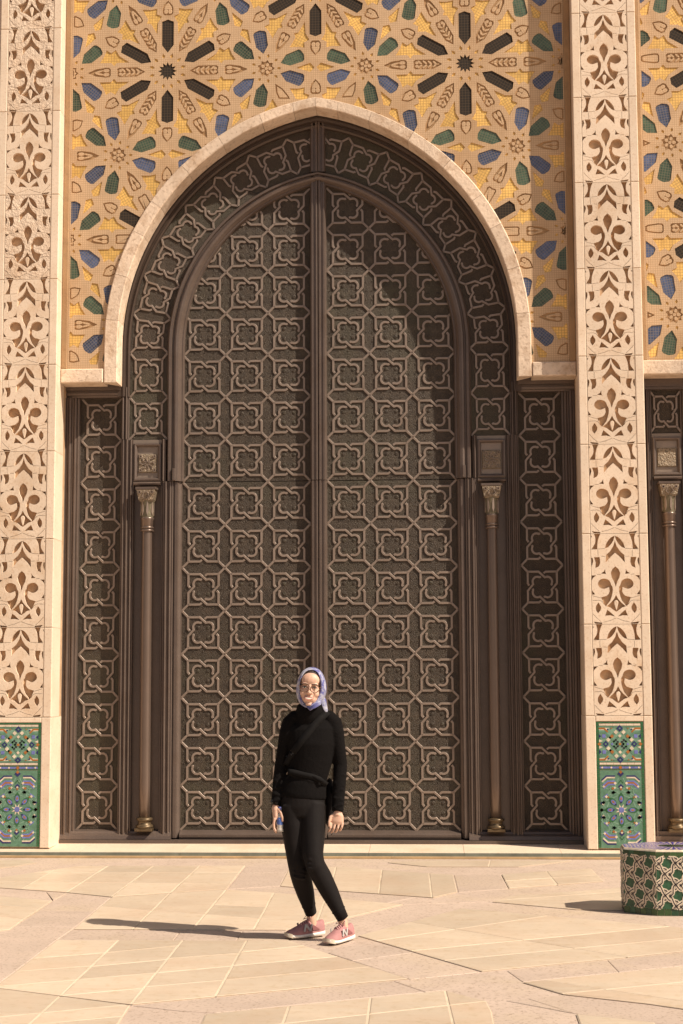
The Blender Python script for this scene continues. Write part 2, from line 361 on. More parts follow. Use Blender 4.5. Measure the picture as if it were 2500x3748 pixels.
def clip2(p, q, x0, x1, y0, y1):
    t0, t1 = 0.0, 1.0; dx, dy = q[0]-p[0], q[1]-p[1]
    for pp, qq in ((-dx, p[0]-x0), (dx, x1-p[0]), (-dy, p[1]-y0), (dy, y1-p[1])):
        if abs(pp) < 1e-12:
            if qq < 0: return None
        else:
            r = qq/pp
            if pp < 0: t0 = max(t0, r)
            else: t1 = min(t1, r)
    if t0 >= t1: return None
    return ((p[0]+dx*t0, p[1]+dy*t0), (p[0]+dx*t1, p[1]+dy*t1))
def tile_panel(parent, x0, x1, z0, z1, yf):
    """glazed mosaic dado of a pilaster: green border, upper knot band, lower rosette field"""
    W_, H_ = x1-x0, z1-z0
    mesh_obj('grout_bed', *box(x0, x1, yf, yf+0.03, z0, z1), M_grout, parent)
    groups = {k: [] for k in ZL}
    lay = [0.002]
    # local picture frame: u 0..1 across, v 0..1 down (from the crop: 628..1250 x 310..1920)
    def pt(u, v): return (x0+u*W_, z1-v*H_)
    def add(k, pts, d=0.004, shrink=0.0012):
        q = inset(pts, shrink) if shrink else pts
        groups[k].append(prism(q, yf-d, yf+0.002))
    bw = 0.062; av = W_/H_
    nb = 16
    for i in range(34):                                       # border tiles
        v0, v1 = i/34, (i+1)/34
        for u0 in (0.0, 1-bw): add('dg', [pt(u0, v0), pt(u0+bw, v0), pt(u0+bw, v1), pt(u0, v1)])
    for i in range(8):
        u0 = bw+(1-2*bw)*i/8; u1 = bw+(1-2*bw)*(i+1)/8; add('dg', [pt(u0, 0), pt(u1, 0), pt(u1, 0.013), pt(u0, 0.013)])
    a, b = bw, 1-bw
    def R(k, u0, u1, v0, v1, d=0.004): add(k, [pt(u0, v0), pt(u1, v0), pt(u1, v1), pt(u0, v1)], d)
    # bands
    for v0, k in ((0.015, 'wh'), (0.033, 'mg'), (0.307, 'mg'), (0.325, 'wh')):
        for i in range(6): R(k, a+(b-a)*i/6, a+(b-a)*(i+1)/6, v0, v0+0.017)
    R('lg', a, b, 0.051, 0.306, 0.003)
    for v0 in (0.346, 0.374):
        for i in range(7): R('dg', a+(b-a)*i/7, a+(b-a)*(i+1)/7, v0, v0+0.009)
    for i in range(5): R('bl', a+(b-a)*i/5, a+(b-a)*(i+1)/5, 0.356, 0.373)
    def dia(k, u, v, ru, d=0.0055):
        rv = ru*av; add(k, [pt(u-ru, v), pt(u, v-rv), pt(u+ru, v), pt(u, v+rv)], d, 0.0006)
    def sq(k, u, v, ru, d=0.0055):
        rv = ru*av; add(k, [pt(u-ru, v-rv), pt(u+ru, v-rv), pt(u+ru, v+rv), pt(u-ru, v+rv)], d, 0.0006)
    def line(k, ps, wd, d=0.0045):
        groups[k].append(strap([pt(*q) for q in ps], wd*W_, yf-d, yf+0.001, ch=0.2))
    for i in range(5): dia('wh' if i != 2 else 'br', a+(b-a)*(0.06+0.22*i), 0.3645, 0.026 if i != 2 else 0.045)
    # upper knot: strap lattice of pale green on white, jewels between
    cu, cv = 0.5, 0.178
    def U(dx, dy): return (cu+dx, cv+dy*av)
    for s in (-1, 1):
        for t in (-1, 1):
            line('mg', [U(0.0, t*0.34), U(s*0.17, t*0.17), U(s*0.31, t*0.03), U(s*0.44, t*0.03)], 0.055)
            line('mg', [U(s*0.44, t*0.24), U(s*0.31, t*0.24), U(s*0.05, -t*0.02)], 0.055)
            line('mg', [U(s*0.02, t*0.16), U(s*0.17, t*0.01)], 0.045)
            line('br', [U(s*0.44, t*0.33), U(s*0.33, t*0.33), U(s*0.25, t*0.25)], 0.035)
            line('mg', [U(s*0.44, t*0.12), U(s*0.40, t*0.12)], 0.03)
            sq('bl', cu+s*0.335, cv+t*0.168*av, 0.038); dia('br', cu+s*0.165, cv+t*0.165*av, 0.045); dia('wh', cu+s*0.08, cv+t*0.25*av, 0.05)
            sq('bk', cu+s*0.045, cv+t*0.045*av, 0.02); sq('bk', cu+s*0.085, cv+t*0.085*av, 0.02)
            dia('db', cu+s*0.25, cv+t*0.31*av, 0.024); dia('br', cu+s*0.175, cv+t*0.33*av, 0.02); dia('wh', cu+s*0.245, cv+t*0.09*av, 0.05); add('wh', [pt(*U(s*0.20, t*0.345)), pt(*U(s*0.44, t*0.365)), pt(*U(s*0.44, t*0.30)), pt(*U(s*0.30, t*0.29))], 0.0033, 0); add('wh', [pt(*U(s*0.36, t*0.06)), pt(*U(s*0.44, t*0.04)), pt(*U(s*0.44, t*0.10))], 0.0052, 0)
            add('db', [pt(*U(s*0.39, t*0.168)), pt(*U(s*0.44, t*0.12)), pt(*U(s*0.44, t*0.21))], 0.0052, 0)
        dia('db', cu+s*0.30, cv, 0.07, 0.005); dia('mg', cu+s*0.30, cv, 0.028, 0.006); dia('br', cu+s*0.43, cv, 0.045)
        dia('bl', cu+s*0.165, cv, 0.032); dia('wh', cu, cv+s*0.17*av, 0.04); dia('db', cu, cv+s*0.33*av, 0.075, 0.005); dia('mg', cu, cv+s*0.33*av, 0.025, 0.006)
    sq('br', cu, cv, 0.025)
    # lower field: pale green bed, ten-point rosette, corner chevrons
    R('mg', a, b, 0.385, 1.0, 0.003)
    cv = 0.700
    def polar(r, an): return (cu+r*math.cos(an), cv-r*math.sin(an)*av)
    for i in range(8):
        for r_ in (0.30, 0.385):
            an = math.pi*i/4+math.pi/8; c0 = polar(r_, an); dr = (-math.sin(an), -math.cos(an)*av)
            sg = clip2((c0[0]-dr[0]*0.6, c0[1]-dr[1]*0.6), (c0[0]+dr[0]*0.6, c0[1]+dr[1]*0.6), a+0.01, b-0.01, 0.392, 0.993)
            if sg: line('lg', list(sg), 0.022, 0.0036)
    st = []
    for i in range(16):
        an = math.pi*i/8 + math.pi/8*0; st.append(pt(*polar(0.135 if i % 2 else 0.055, an+math.pi/8*0)))
    add('wh', st, 0.0048, 0)
    add('bl', [pt(*polar(0.06, math.pi*i/5)) for i in range(10)], 0.0056, 0)
    for i in range(8):
        an = math.pi*i/4 + math.pi/2
        add('dg', [pt(*polar(0.13, an)), pt(*polar(0.22, an+0.26)), pt(*polar(0.31, an+0.17)), pt(*polar(0.37, an)), pt(*polar(0.31, an-0.17)), pt(*polar(0.22, an-0.26))], 0.0045, 0)
        add('bl', [pt(*polar(0.145, an)), pt(*polar(0.21, an+0.2)), pt(*polar(0.275, an+0.12)), pt(*polar(0.30, an)), pt(*polar(0.275, an-0.12)), pt(*polar(0.21, an-0.2))], 0.0055, 0)
        add('br', [pt(*polar(0.20, an)), pt(*polar(0.235, an+0.09)), pt(*polar(0.275, an)), pt(*polar(0.235, an-0.09))], 0.0065, 0)
        add('db', [pt(*polar(0.14, an)), pt(*polar(0.165, an+0.14)), pt(*polar(0.185, an)), pt(*polar(0.165, an-0.14))], 0.0065, 0)
        for da in (0.25, -0.25):
            bn = an + da*1.57
            if abs(math.cos(bn))*0.40 < 0.42:
                q = polar(0.40, bn)
                if a+0.02 < q[0] < b-0.02 and q[1] < 0.985: dia('wh', q[0], q[1], 0.042); dia('db', q[0]+(0.03 if q[0] > cu else -0.03), q[1], 0.022, 0.006)
    for t in (-1, 1):                                          # chevrons above and below
        for s in (-1, 1):
            for r, k in ((0.0, 'db'), (0.035, 'wh'), (0.115, 'bl'), (0.15, 'br'), (0.185, 'bl')):
                v1 = cv + t*(0.268-r*0.36)
                if v1 > 0.992: continue
                line(k, [(cu+s*(0.40-r*0.2), cv+t*(0.235-r*0.36)), (cu+s*(0.30-r*0.2), v1-t*0.0), (cu+s*0.12, v1)], 0.03)
            dia('wh', cu+s*0.12, cv+t*0.212, 0.035); dia('wh', cu+s*0.36, cv+t*0.185, 0.03); dia('br', cu+s*0.17, cv+t*0.17, 0.035); dia('wh', cu+s*0.13, cv+t*0.175, 0.028)
            dia('br', cu+s*0.41, cv, 0.045); dia('wh', cu+s*0.38, cv+t*0.05, 0.04); dia('db', cu+s*0.41, cv+t*0.055, 0.03, 0.006)
            line('dg', [(cu, cv+t*0.235), (cu+s*0.05, cv+t*0.21)], 0.02)
            line('bl', [(cu+s*0.28, cv+t*0.125), (cu+s*0.37, cv+t*0.10)], 0.03); dia('wh', cu+s*0.31, cv+t*0.105, 0.035); dia('br', cu+s*0.27, cv+t*0.10, 0.026)
        dia('db', cu, cv+t*0.185, 0.06); dia('wh', cu, cv+t*0.178, 0.03, 0.006); dia('br', cu, cv+t*0.165, 0.028, 0.0065)
        if cv+t*0.29 < 0.985: dia('db', cu, cv+t*0.287, 0.07); dia('br', cu, cv+t*0.30, 0.04, 0.006)
    for k, ps in groups.items():
        if ps: tag(mesh_obj('zellige_tiles', *join(*ps), M_Z[k], parent), kind='stuff')

def pilaster(sx, label):
    xa, xb = 2.39, 2.975; xc = (xa+xb)/2
    t = thing('carved_pilaster', (sx*xc, Y_PIL, 0.07), label, 'pilaster', 'carved marble pilasters flanking the door')
    X = lambda a, b: (min(sx*a, sx*b), max(sx*a, sx*b))
    x0, x1 = X(xa+0.002, xb-0.002)
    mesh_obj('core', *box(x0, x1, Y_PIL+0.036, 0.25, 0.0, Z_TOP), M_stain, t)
    zs = [1.219+BH*k for k in range(10)]
    BLK2 = BLOCK.copy(); BLK2.materials.clear(); BLK2.materials.append(M_rough)
    for k in range(9):
        zc = zs[k]+BH/2
        if zc-BH/2 > Z_TOP-0.2: break
        o = mo('carved_block', BLK2 if (sx < 0 and k in (5, 7, 8)) else BLOCK, M_carve, t, (sx*xc, Y_PIL+0.0355, zc))
        b = mesh_obj('bud', BUDV, BUDF, M_carve, o, loc=(sx*xc, Y_PIL+0.0355, zc))
        for e0, e1, depth in ((xa, xc-BW/2-0.0015, 0.2), (xc+BW/2+0.0015, xb, 0.2)):
            a, c = X(e0, e1)
            V, F = prism([(a, zs[k]+0.0015), (c, zs[k]+0.0015), (c, zs[k+1]-0.0015), (a, zs[k+1]-0.0015)], Y_PIL, Y_PIL+0.30 if (e0 == xa) else Y_PIL+0.3, 0.006)
            mesh_obj('edge_stone', V, F, M_marble, t)
    # plain dado surround with the glazed panel
    tx0, tx1 = X(xa+0.088, xb-0.078)
    for e0, e1 in ((xa, xa+0.088), (xb-0.078, xb)):
        a, c = X(e0, e1); mesh_obj('dado_jamb', *prism([(a, 0.06), (c, 0.06), (c, 1.217), (a, 1.217)], Y_PIL, Y_PIL+0.4, 0.006), M_marble, t)
    mesh_obj('dado_lintel', *prism([(tx0+0.001, 1.171), (tx1-0.001, 1.171), (tx1-0.001, 1.217), (tx0+0.001, 1.217)], Y_PIL+0.0005, Y_PIL+0.2, 0.005), M_marble, t)
    tp = mesh_obj('tile_panel', *box(tx0, tx1, Y_PIL+0.03, Y_PIL+0.2, 0.06, 1.169), M_grout, t)
    tile_panel(tp, tx0+0.002, tx1-0.002, 0.07, 1.168, Y_PIL+0.008)
    return t
pilaster(1, 'carved cream marble pilaster with tiled dado beside the tiled bench')
pilaster(-1, 'carved cream marble pilaster with tiled dado on the side away from the bench')

# ---------------------------------------------------------------- marble arch surround
t = thing('arch_surround', (0, Y_RING, 4.3), 'weathered cream marble arch surround framing the bronze door', 'arch')
A, B = arch(*RI, 4.30, 30), arch(*RO, 4.30, 30)
A = [(x, z) for x, z in A]; n = len(A)
cuts = [0, 4, 8, 12, 15, 19, 23, 27, 30, n//2]
cuts = cuts + [n-1-c for c in cuts[:-1]][::-1]
def jig(i): return random.Random(i*13+5).uniform(-0.012, 0.012)
for i in range(len(cuts)-1):
    a, b = cuts[i], cuts[i+1]
    sa, sb = A[a:b+1], B[a:b+1]
    def shr(s):
        d0 = Vector(s[1])-Vector(s[0]); d1 = Vector(s[-2])-Vector(s[-1])
        s = list(s); s[0] = tuple(Vector(s[0])+d0.normalized()*0.0015); s[-1] = tuple(Vector(s[-1])+d1.normalized()*0.0015); return s
    k = 0.004*jig(i)
    V, F = loft(shr(sa), shr(sb), [(0, -0.10), (0, Y_RING+0.008), (0.07, Y_RING+k), (0.90, Y_RING+k), (0.97+jig(i+40), Y_RING+0.010), (1.0, -0.27)])
    mesh_obj('voussoir', V, F, M_ring, t)
for s in (-1, 1):                                        # corbel courses at the foot of the arch
    xs = sorted((s*1.988, s*2.386))
    mesh_obj('corbel_stone', *prism([(xs[0], 4.302), (xs[1], 4.302), (xs[1], 4.432), (xs[0], 4.432)], Y_RING-0.001, -0.11, 0.008), M_ring, t)

# ---------------------------------------------------------------- mosaic spandrels: a pattern of twelve- and nine-fold rosettes
L_ = 1.627; K = L_/1633.0
def star(n, r1, r0, a0=0.0): return [((r1 if i % 2 == 0 else r0)*math.cos(a0+math.pi*i/n), (r1 if i % 2 == 0 else r0)*math.sin(a0+math.pi*i/n)) for i in range(2*n)]
SH = {
    'centre': star(12, 92, 58, 0), 'open': [(182, 0), (258, -57), (490, -57), (512, 0), (490, 57), (258, 57)],
    'feather': [(215, 0), (292, -46), (470, -46), (487, -30), (480, 0), (487, 30), (470, 46), (292, 46)],
    'leaf': [(548, -28), (560, -46), (600, -48), (690, -36), (768, 0), (690, 36), (600, 48), (560, 46), (548, 28)],
    'ystar': [(366, 95), (488, 95), (515, 62), (542, 95), (654, 95), (612, 160), (590, 222), (545, 190), (500, 222), (465, 160)],
    'ybit': [(128, 0), (150, -16), (182, 0), (150, 16)],
    'heart': [(553, -30), (572, -50), (625, -52), (655, -40), (700, 0), (655, 40), (625, 52), (572, 50), (553, 30)],
    'kite': [(-45, 50), (0, 10), (45, 50), (0, 182)],
    'petal': [(146, 0), (222, -58), (352, -63), (370, -50), (384, 0), (370, 50), (352, 63), (222, 58)],
    'rose': star(9, 84, 62, 0), 'nbit': [(104, 0), (122, -14), (146, 0), (122, 14)]}
SH = {k: [(x*K, y*K) for x, y in v] for k, v in SH.items()}
def relief(k):
    """carved ornament standing in a recessed cell, local (u, w)"""
    ps = []
    def ell(cu, cw, a, b, rot, n=8): return [(cu+a*math.cos(q)*math.cos(rot)-b*math.sin(q)*math.sin(rot), cw+a*math.cos(q)*math.sin(rot)+b*math.sin(q)*math.cos(rot)) for q in [2*math.pi*i/n for i in range(n)]]
    if k == 'feather':
        for i in range(4):
            u = 285+48*i
            for s in (-1, 1): ps.append(ell(u, s*(13+4*min(i, 2)), 27, 10, s*0.75+math.pi*0))
        for s in (-1, 1): ps.append(ell(455, s*17, 18, 15, 0))
        ps.append([(235, 0), (262, -9), (262, 9)])
    if k == 'leaf':
        for s in (-1, 1): ps.append(ell(592, s*20, 32, 18, 0)); ps.append(ell(660, s*12, 45, 10, -s*0.25))
    if k == 'heart':
        for s in (-1, 1): ps.append(ell(592, s*20, 26, 20, 0))
        ps.append([(612, -38), (640, -32), (685, 0), (640, 32), (612, 38)])
    if k == 'rose':
        for i in range(5): ps.append(ell(38*math.cos(i*1.2566), 38*math.sin(i*1.2566), 20, 16, i*1.2566))
        ps.append(ell(0, 0, 16, 16, 0))
    return [[(x*K, y*K) for x, y in q] for q in ps]
TILE_ME, REL_ME = {}, {}
TM = {'centre': M_hole, 'open': M_hole, 'ystar': M_yel, 'ybit': M_yel, 'kite': M_yel, 'nbit': M_yel}
TN = {'centre': 'opening_painted_dark', 'open': 'opening_painted_dark', 'ystar': 'yellow_tile', 'ybit': 'yellow_tile', 'kite': 'yellow_tile', 'nbit': 'yellow_tile', 'petal': 'glazed_tile', 'feather': 'carved_cell', 'leaf': 'carved_cell', 'heart': 'carved_cell', 'rose': 'carved_cell'}  # openings are solid plates, their inner shade put into the colour
for k, v in SH.items():
    me = bpy.data.meshes.new(k); V, F = prism(v, -0.004, 0.004); me.from_pydata(V, [], F); TILE_ME[k] = me
    rs = relief(k)
    if rs:
        V, F = join(*[prism(q, -0.007, 0.0, 0.002) for q in rs]); me = bpy.data.meshes.new(k+'_relief'); me.from_pydata(V, [], F); REL_ME[k] = me
PETAL = {}
for nm, m in (('blue', M_blu), ('green', M_gre)):
    me = TILE_ME['petal'].copy(); me.materials.append(m); PETAL[nm] = me
def placed(k, c, a):
    ca, sa = math.cos(a), math.sin(a)
    return [(c[0]+x*ca-y*sa, c[1]+x*sa+y*ca) for x, y in SH[k]]
def motif(x0, z0, xmin, xmax, zmin, zmax):
    """all cells of the pattern whose twelve-fold lattice passes through (x0, z0)"""
    out = []
    a1 = (L_*math.cos(rad(30)), L_*math.sin(rad(30))); a2 = (0.0, L_)
    m = 1.0
    for i in range(-6, 7):
        for j in range(-9, 10):
            c = (x0+a1[0]*i+a2[0]*j, z0+a1[1]*i+a2[1]*j)
            if not (xmin-1.2 < c[0] < xmax+1.2 and zmin-1.2 < c[1] < zmax+1.2): continue
            out.append(('centre', c, 0, None))
            for k in range(6):
                d = rad(60*k); e = rad(30+60*k)
                out.append(('open', c, e, None)); out.append(('feather', c, d, None)); out.append(('heart', c, e, None))
                out.append(('ystar', c, d, None)); out.append(('ystar', c, d, 'flip'))
                out.append(('ybit', c, rad(15+60*k), None)); out.append(('ybit', c, rad(45+60*k), None))
                out.append(('leaf', c, d, None))
            for k in range(3):                                  # midpoints towards three neighbours
                e = rad(30+60*k); mid = (c[0]+L_/2*math.cos(e), c[1]+L_/2*math.sin(e))
                out.append(('kite', mid, e, None)); out.append(('kite', mid, e+math.pi, None))
            for k, b0 in ((0, 0), (1, 60)):                     # two nine-fold centres per cell
                d = rad(b0); q = (c[0]+L_/math.sqrt(3)*math.cos(d), c[1]+L_/math.sqrt(3)*math.sin(d))
                out.append(('rose', q, 0, None))
                base = b0+180
                for s in range(9):
                    an = base+40*s
                    out.append(('nbit', q, rad(an+20), None))
                    if s % 3: out.append(('petal', q, rad(an), 'blue' if (s % 3 == 1) == (k == 0) else 'green'))
    return out
def spandrel(name, x0c, xl, xr, zb, zt, has_arch, label):
    t = thing(name, ((xl+xr)/2, Y_MOS, zb), label, 'mosaic wall', 'carved mosaic wall panels above the doors')
    if has_arch:
        pa = arch(0.39, 2.305, 4.40, 30); outer = [(xl, 4.40)] + pa[::-1] + [(xr, 4.40), (xr, zt), (xl, zt)]
        outer = outer[::-1]
    else: outer = [(xl, zb), (xr, zb), (xr, zt), (xl, zt)]
    holes = []; mg = 0.012
    tiles = []
    for k, c, a, v in motif(x0c, 7.298+L_/2*0, xl, xr, zb, zt):
        p = placed(k, c, a)
        if v == 'flip':
            ca, sa = math.cos(a), math.sin(a); p = [(c[0]+x*ca+y*sa, c[1]+x*sa-y*ca) for x, y in SH[k]][::-1]
        A0 = abs(area(p))
        q = p
        for pp, nn in (((xl+mg, 0), (1, 0)), ((xr-mg, 0), (-1, 0)), ((0, zb+0.045 if has_arch else zb+mg), (0, 1)), ((0, zt-mg), (0, -1))):
            if len(q) >= 3: q = halfplane(q, pp, nn)
        if has_arch and len(q) >= 3:
            gx = sum(v_[0] for v_ in q)/len(q); gz = sum(v_[1] for v_ in q)/len(q)
            if gz < ZS+0.02:
                s = 1 if gx > 0 else -1; q = halfplane(q, (s*1.928, 0), (s, 0))
            else:
                for s in ((1, -1) if abs(gx) < 0.35 else ((1,) if gx > 0 else (-1,))):
                    cx = -0.39*s; dx, dz = gx-cx, gz-ZS; r = math.hypot(dx, dz)
                    R_ = 2.305+0.018
                    if len(q) >= 3: q = halfplane(q, (cx+dx/r*R_, ZS+dz/r*R_), (dx/r, dz/r))
        if len(q) < 3 or abs(area(q)) < max(0.12*A0, 0.00012): continue
        cl = abs(abs(area(q))-A0) > 1e-7
        qq = []
        for v_ in q:
            if not qq or (abs(v_[0]-qq[-1][0])+abs(v_[1]-qq[-1][1])) > 1e-5: qq.append(v_)
        q = qq
        holes.append(q); tiles.append((k, c, a, v, cl, q))
    me = fill2d(outer, holes, Y_MOS, Y_MOS+0.009)
    mo('carved_strapwork', me, M_strap, t)
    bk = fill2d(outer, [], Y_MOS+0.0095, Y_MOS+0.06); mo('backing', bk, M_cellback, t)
    yb = Y_MOS+0.0088
    for k, c, a, v, cl, q in tiles:
        m = TM.get(k, M_cellback); nm = TN[k]
        if k == 'petal': m = M_blu if v == 'blue' else M_gre
        if k in ('feather', 'leaf', 'heart', 'rose'):
            if cl: 
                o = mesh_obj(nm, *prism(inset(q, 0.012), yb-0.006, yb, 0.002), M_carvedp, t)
            else:
                mo('carved_relief', REL_ME[k], M_carvedp, t, (c[0], yb, c[1]), -a)
            continue
        if cl or v == 'flip': mesh_obj(nm, *prism(q, yb-0.003, yb), m, t)
        else:
            me = PETAL[v] if k == 'petal' else TILE_ME[k]
            mo(nm, me, m, t, (c[0], yb+0.0015, c[1]), -a)
    for xx0, xx1 in ((xl-0.058, xl-0.001), (xr+0.001, xr+0.058)):
        mesh_obj('edge_fillet', *prism([(xx0, zb-0.0), (xx1, zb-0.0), (xx1, zt), (xx0, zt)], Y_MOS-0.02, Y_MOS+0.06, 0.006), M_fillet, t)
    return t
spandrel('mosaic_spandrel', L_*math.cos(rad(30)), -2.33, 2.33, 4.433, Z_TOP, True, 'carved plaster wall with blue, green and yellow mosaic round the arch')
spandrel('mosaic_spandrel', 5.17+L_*math.cos(rad(30)), 3.035, 4.5, 4.433, Z_TOP, False, 'strip of blue, green and yellow mosaic wall beyond the pilaster above the bench')

# ---------------------------------------------------------------- bronze strapwork cell (four strands with a quarter-turn symmetry)
SW_ = 0.050
def strand():
    a = 0.353
    pts = [(-a, a), (-0.085, a), (0.062, 0.222), (0.115, 0.236)]
    for i in range(1, 7):
        an = rad(90-90*i/7); pts.append((0.122+0.114*math.cos(an), 0.122+0.114*math.sin(an)))
    pts += [(0.236, 0.112), (0.222, 0.062), (0.238, 0.035)]
    tail = [(0.315, -0.035), (a, -0.085), (a, -a)]
    return pts, tail
def rot4(p, k):
    x, y = p
    for _ in range(k): x, y = y, -x
    return (x, y)
def cell_paths():
    s, tl = strand(); out = []
    for k in range(4):
        out.append([rot4(p, k) for p in s]); out.append([rot4(p, k) for p in tl])
        out.append([rot4((-0.353, 0.353), k), rot4((-0.5, 0.5), k)])
    return out
CP = cell_paths()
def cell_geo(f, w, yf, yb):
    ps = []
    for path in CP: ps.append(strap([f(*q) for q in path], w, yf, yb))
    return join(*ps)
def new_mesh(name, V, F, m, smooth=False):
    me = bpy.data.meshes.new(name); me.from_pydata([tuple(v) for v in V], [], [tuple(f) for f in F])
    bm = bmesh.new(); bm.from_mesh(me); bmesh.ops.recalc_face_normals(bm, faces=bm.faces); bm.to_mesh(me); bm.free()
    if smooth: me.polygons.foreach_set('use_smooth', [True]*len(me.polygons))
    me.materials.append(m); return me
CELL = new_mesh('strap_cell', *cell_geo(lambda u, v: (u*P, v*P), SW_*P, 0.0065, 0.018), M_lat)
CELL_S = new_mesh('strap_cell_side', *cell_geo(lambda u, v: (u*0.381, v*P), SW_*P, 0.0065, 0.018), M_lat)
# small round bosses inside the quatrefoil and in the bars, cast with the panel
def boss_geo(f, yb):
    ps = []
    for sx in (-1, 1):
        for sy in (-1, 1):
            c = f(0.115*sx, 0.115*sy); r = 0.047*P
            ring = [[(c[0]+r*k*math.cos(i*math.pi/4), yb-h*0.8, c[1]+r*k*math.sin(i*math.pi/4)) for i in range(8)] for k, h in ((1, 0), (0.8, 0.0045), (0.45, 0.001), (0.2, 0.0045))]
            V = sum(ring, []); F = [(l*8+i, l*8+(i+1) % 8, (l+1)*8+(i+1) % 8, (l+1)*8+i) for l in range(3) for i in range(8)]+[tuple(range(24, 32))]
            ps.append((V, F))
        for q in ((0.43*sx, 0), (0, 0.43*sx)):
            for d in (-0.22, 0, 0.22):
                c = f(q[0]+(d if q[0] == 0 else 0), q[1]+(d if q[1] == 0 else 0)); r = 0.018*P
                V = [(c[0]-r, yb, c[1]), (c[0], yb, c[1]-r), (c[0]+r, yb, c[1]), (c[0], yb, c[1]+r), (c[0], yb-0.008, c[1])]
                ps.append((V, [(0, 1, 4), (1, 2, 4), (2, 3, 4), (3, 0, 4)]))
    return join(*ps)
BOSS = new_mesh('cast_bosses', *boss_geo(lambda u, v: (u*P, v*P), 0.0145), M_emb, True)
YB = 0.015                                                # front of the embossed ground
def cell(parent, x, z, yoff=0.0, me=None, bosses=True):
    o = mo('strap_cell', me or CELL, M_lat, parent, (x, yoff, z))
    if bosses: tag(mo('cast_bosses', BOSS, M_emb, o, (x, yoff, z)), kind='stuff')
    return o
XH = 1.1947*P                                             # inner lattice line
SEAM = row(5)
for s, lab in ((1, 'on the side of the tiled bench'), (-1, 'on the side away from the tiled bench')):
    X = lambda a, b: (min(s*a, s*b), max(s*a, s*b))
    xi, xo = 0.079, 0.079+3*P
    # lower opening leaf
    t = thing('door_leaf', (s*0.7, 0, 0.09), 'lower bronze door leaf with interlaced quatrefoil grid '+lab, 'door', 'lower leaves of the bronze door')
    a, b = X(xi-0.004, xo+0.02)
    mesh_obj('embossed_panel', *box(a, b, YB, 0.06, 0.12, SEAM-0.004), M_emb, t)
    for c in range(3):
        for r in range(5, 13):
            cell(t, s*(xi+P*(c+0.5)), (row(r)+row(r+1))/2 if r > 5 else (SEAM-0.0028+row(6))/2)
    a, b = X(0.0025, xi)                                   # meeting stile
    prof = [(a, YB), (a, -0.052), (a+0.008, -0.060), (a+0.020, -0.060), (a+0.024, -0.045), (a+0.040, -0.045), (a+0.044, -0.052), (a+0.060, -0.052), (b-0.006, -0.030), (b, YB)] if s > 0 else \
           [(-q, y) for q, y in [(0.0025, YB), (0.0025, -0.050), (0.010, -0.058), (0.020, -0.058), (0.024, -0.045), (0.040, -0.045), (0.044, -0.052), (0.060, -0.052), (0.073, -0.030), (0.079, YB)]]
    def vbar(name, prof, z0, z1, m, par):
        nn = len(prof); V = [(x, y, z) for z in (z0, z1) for x, y in prof]
        F = [(k, k+1, nn+k+1, nn+k) for k in range(nn-1)]+[tuple(range(nn)), tuple(range(nn, 2*nn))]
        return mesh_obj(name, V, F, m, par)
    vbar('meeting_stile', prof, 0.105, SEAM-0.004, M_mould, t)
    pr = [(s*q, y) for q, y in [(xo+0.002, YB), (xo+0.010, -0.012), (xo+0.028, -0.030), (xo+0.036, -0.048), (xo+0.062, -0.048), (xo+0.066, -0.034), (xo+0.074, -0.034), (xo+0.074, 0.05)]]
    vbar('hanging_stile', pr, 0.105, SEAM-0.004, M_mould, t)
    a, b = X(xi, xo+0.002)
    V = []; pr = [(0.172, YB), (0.160, -0.010), (0.150, -0.030), (0.135, -0.048), (0.115, -0.048), (0.112, -0.036), (0.100, -0.036), (0.100, 0.05)]
    V = [(x, y, z) for x in (a, b) for z, y in pr]; nn = len(pr)
    mesh_obj('bottom_rail', V, [(k, k+1, nn+k+1, nn+k) for k in range(nn-1)]+[tuple(range(nn)), tuple(range(nn, 2*nn))], M_mould, t)
    # upper fixed panel
    t = thing('fixed_door_panel', (s*0.7, 0, SEAM), 'upper pointed bronze door panel with quatrefoil grid '+lab, 'door', 'upper panels of the bronze door')
    a, b = X(xi-0.004, 1.30)
    arc = [(x, z) for x, z in arch(0.31, 1.65, SEAM+0.003, 22) if x*s >= 0.0]
    xs = arc if s > 0 else arc[::-1]
    mo('embossed_panel', fill2d([(s*0.075, SEAM+0.003)] + [q for q in xs if abs(q[0]) > 0.076] + [(s*0.075, 6.27)], [], YB, 0.06), M_emb, t)
    for c in range(3):
        for r in range(4, -4, -1):
            xc_, zc_ = s*(xi+P*(c+0.5)), (row(r)+row(r+1))/2
            dx = abs(xc_)+0.335-0.12; dz = zc_-0.12-ZS
            if zc_ > ZS and math.hypot(abs(xc_)-0.13+0.335, zc_-0.13-ZS) > 1.64: continue
            cell(t, xc_, zc_)
    prof2 = [(x, y-0.004) for x, y in prof]
    vbar('meeting_stile', prof2, SEAM+0.001, 6.33, M_mould, t)

# ---------------------------------------------------------------- bronze surround: mouldings, arch band, niches, side panels
t = thing('door_surround', (0, -0.1, 0.09), 'bronze surround of the door with arched strapwork band and side panels', 'door frame')
Cmi, Cmo = arch(*MI, SEAM+0.002, 26), arch(*MO_, SEAM+0.002, 26)
V, F = loft(Cmi, Cmo, [(-0.02, YB), (0.0, -0.02), (0.05, -0.034), (0.12, -0.034), (0.16, -0.046), (0.30, -0.074), (0.45, -0.080), (0.55, -0.074), (0.60, -0.056), (0.68, -0.056), (0.72, -0.078), (0.86, -0.080), (0.92, -0.066), (1.0, -0.026), (1.02, -0.01)])
mesh_obj('arch_moulding', V, F, M_mould, t)
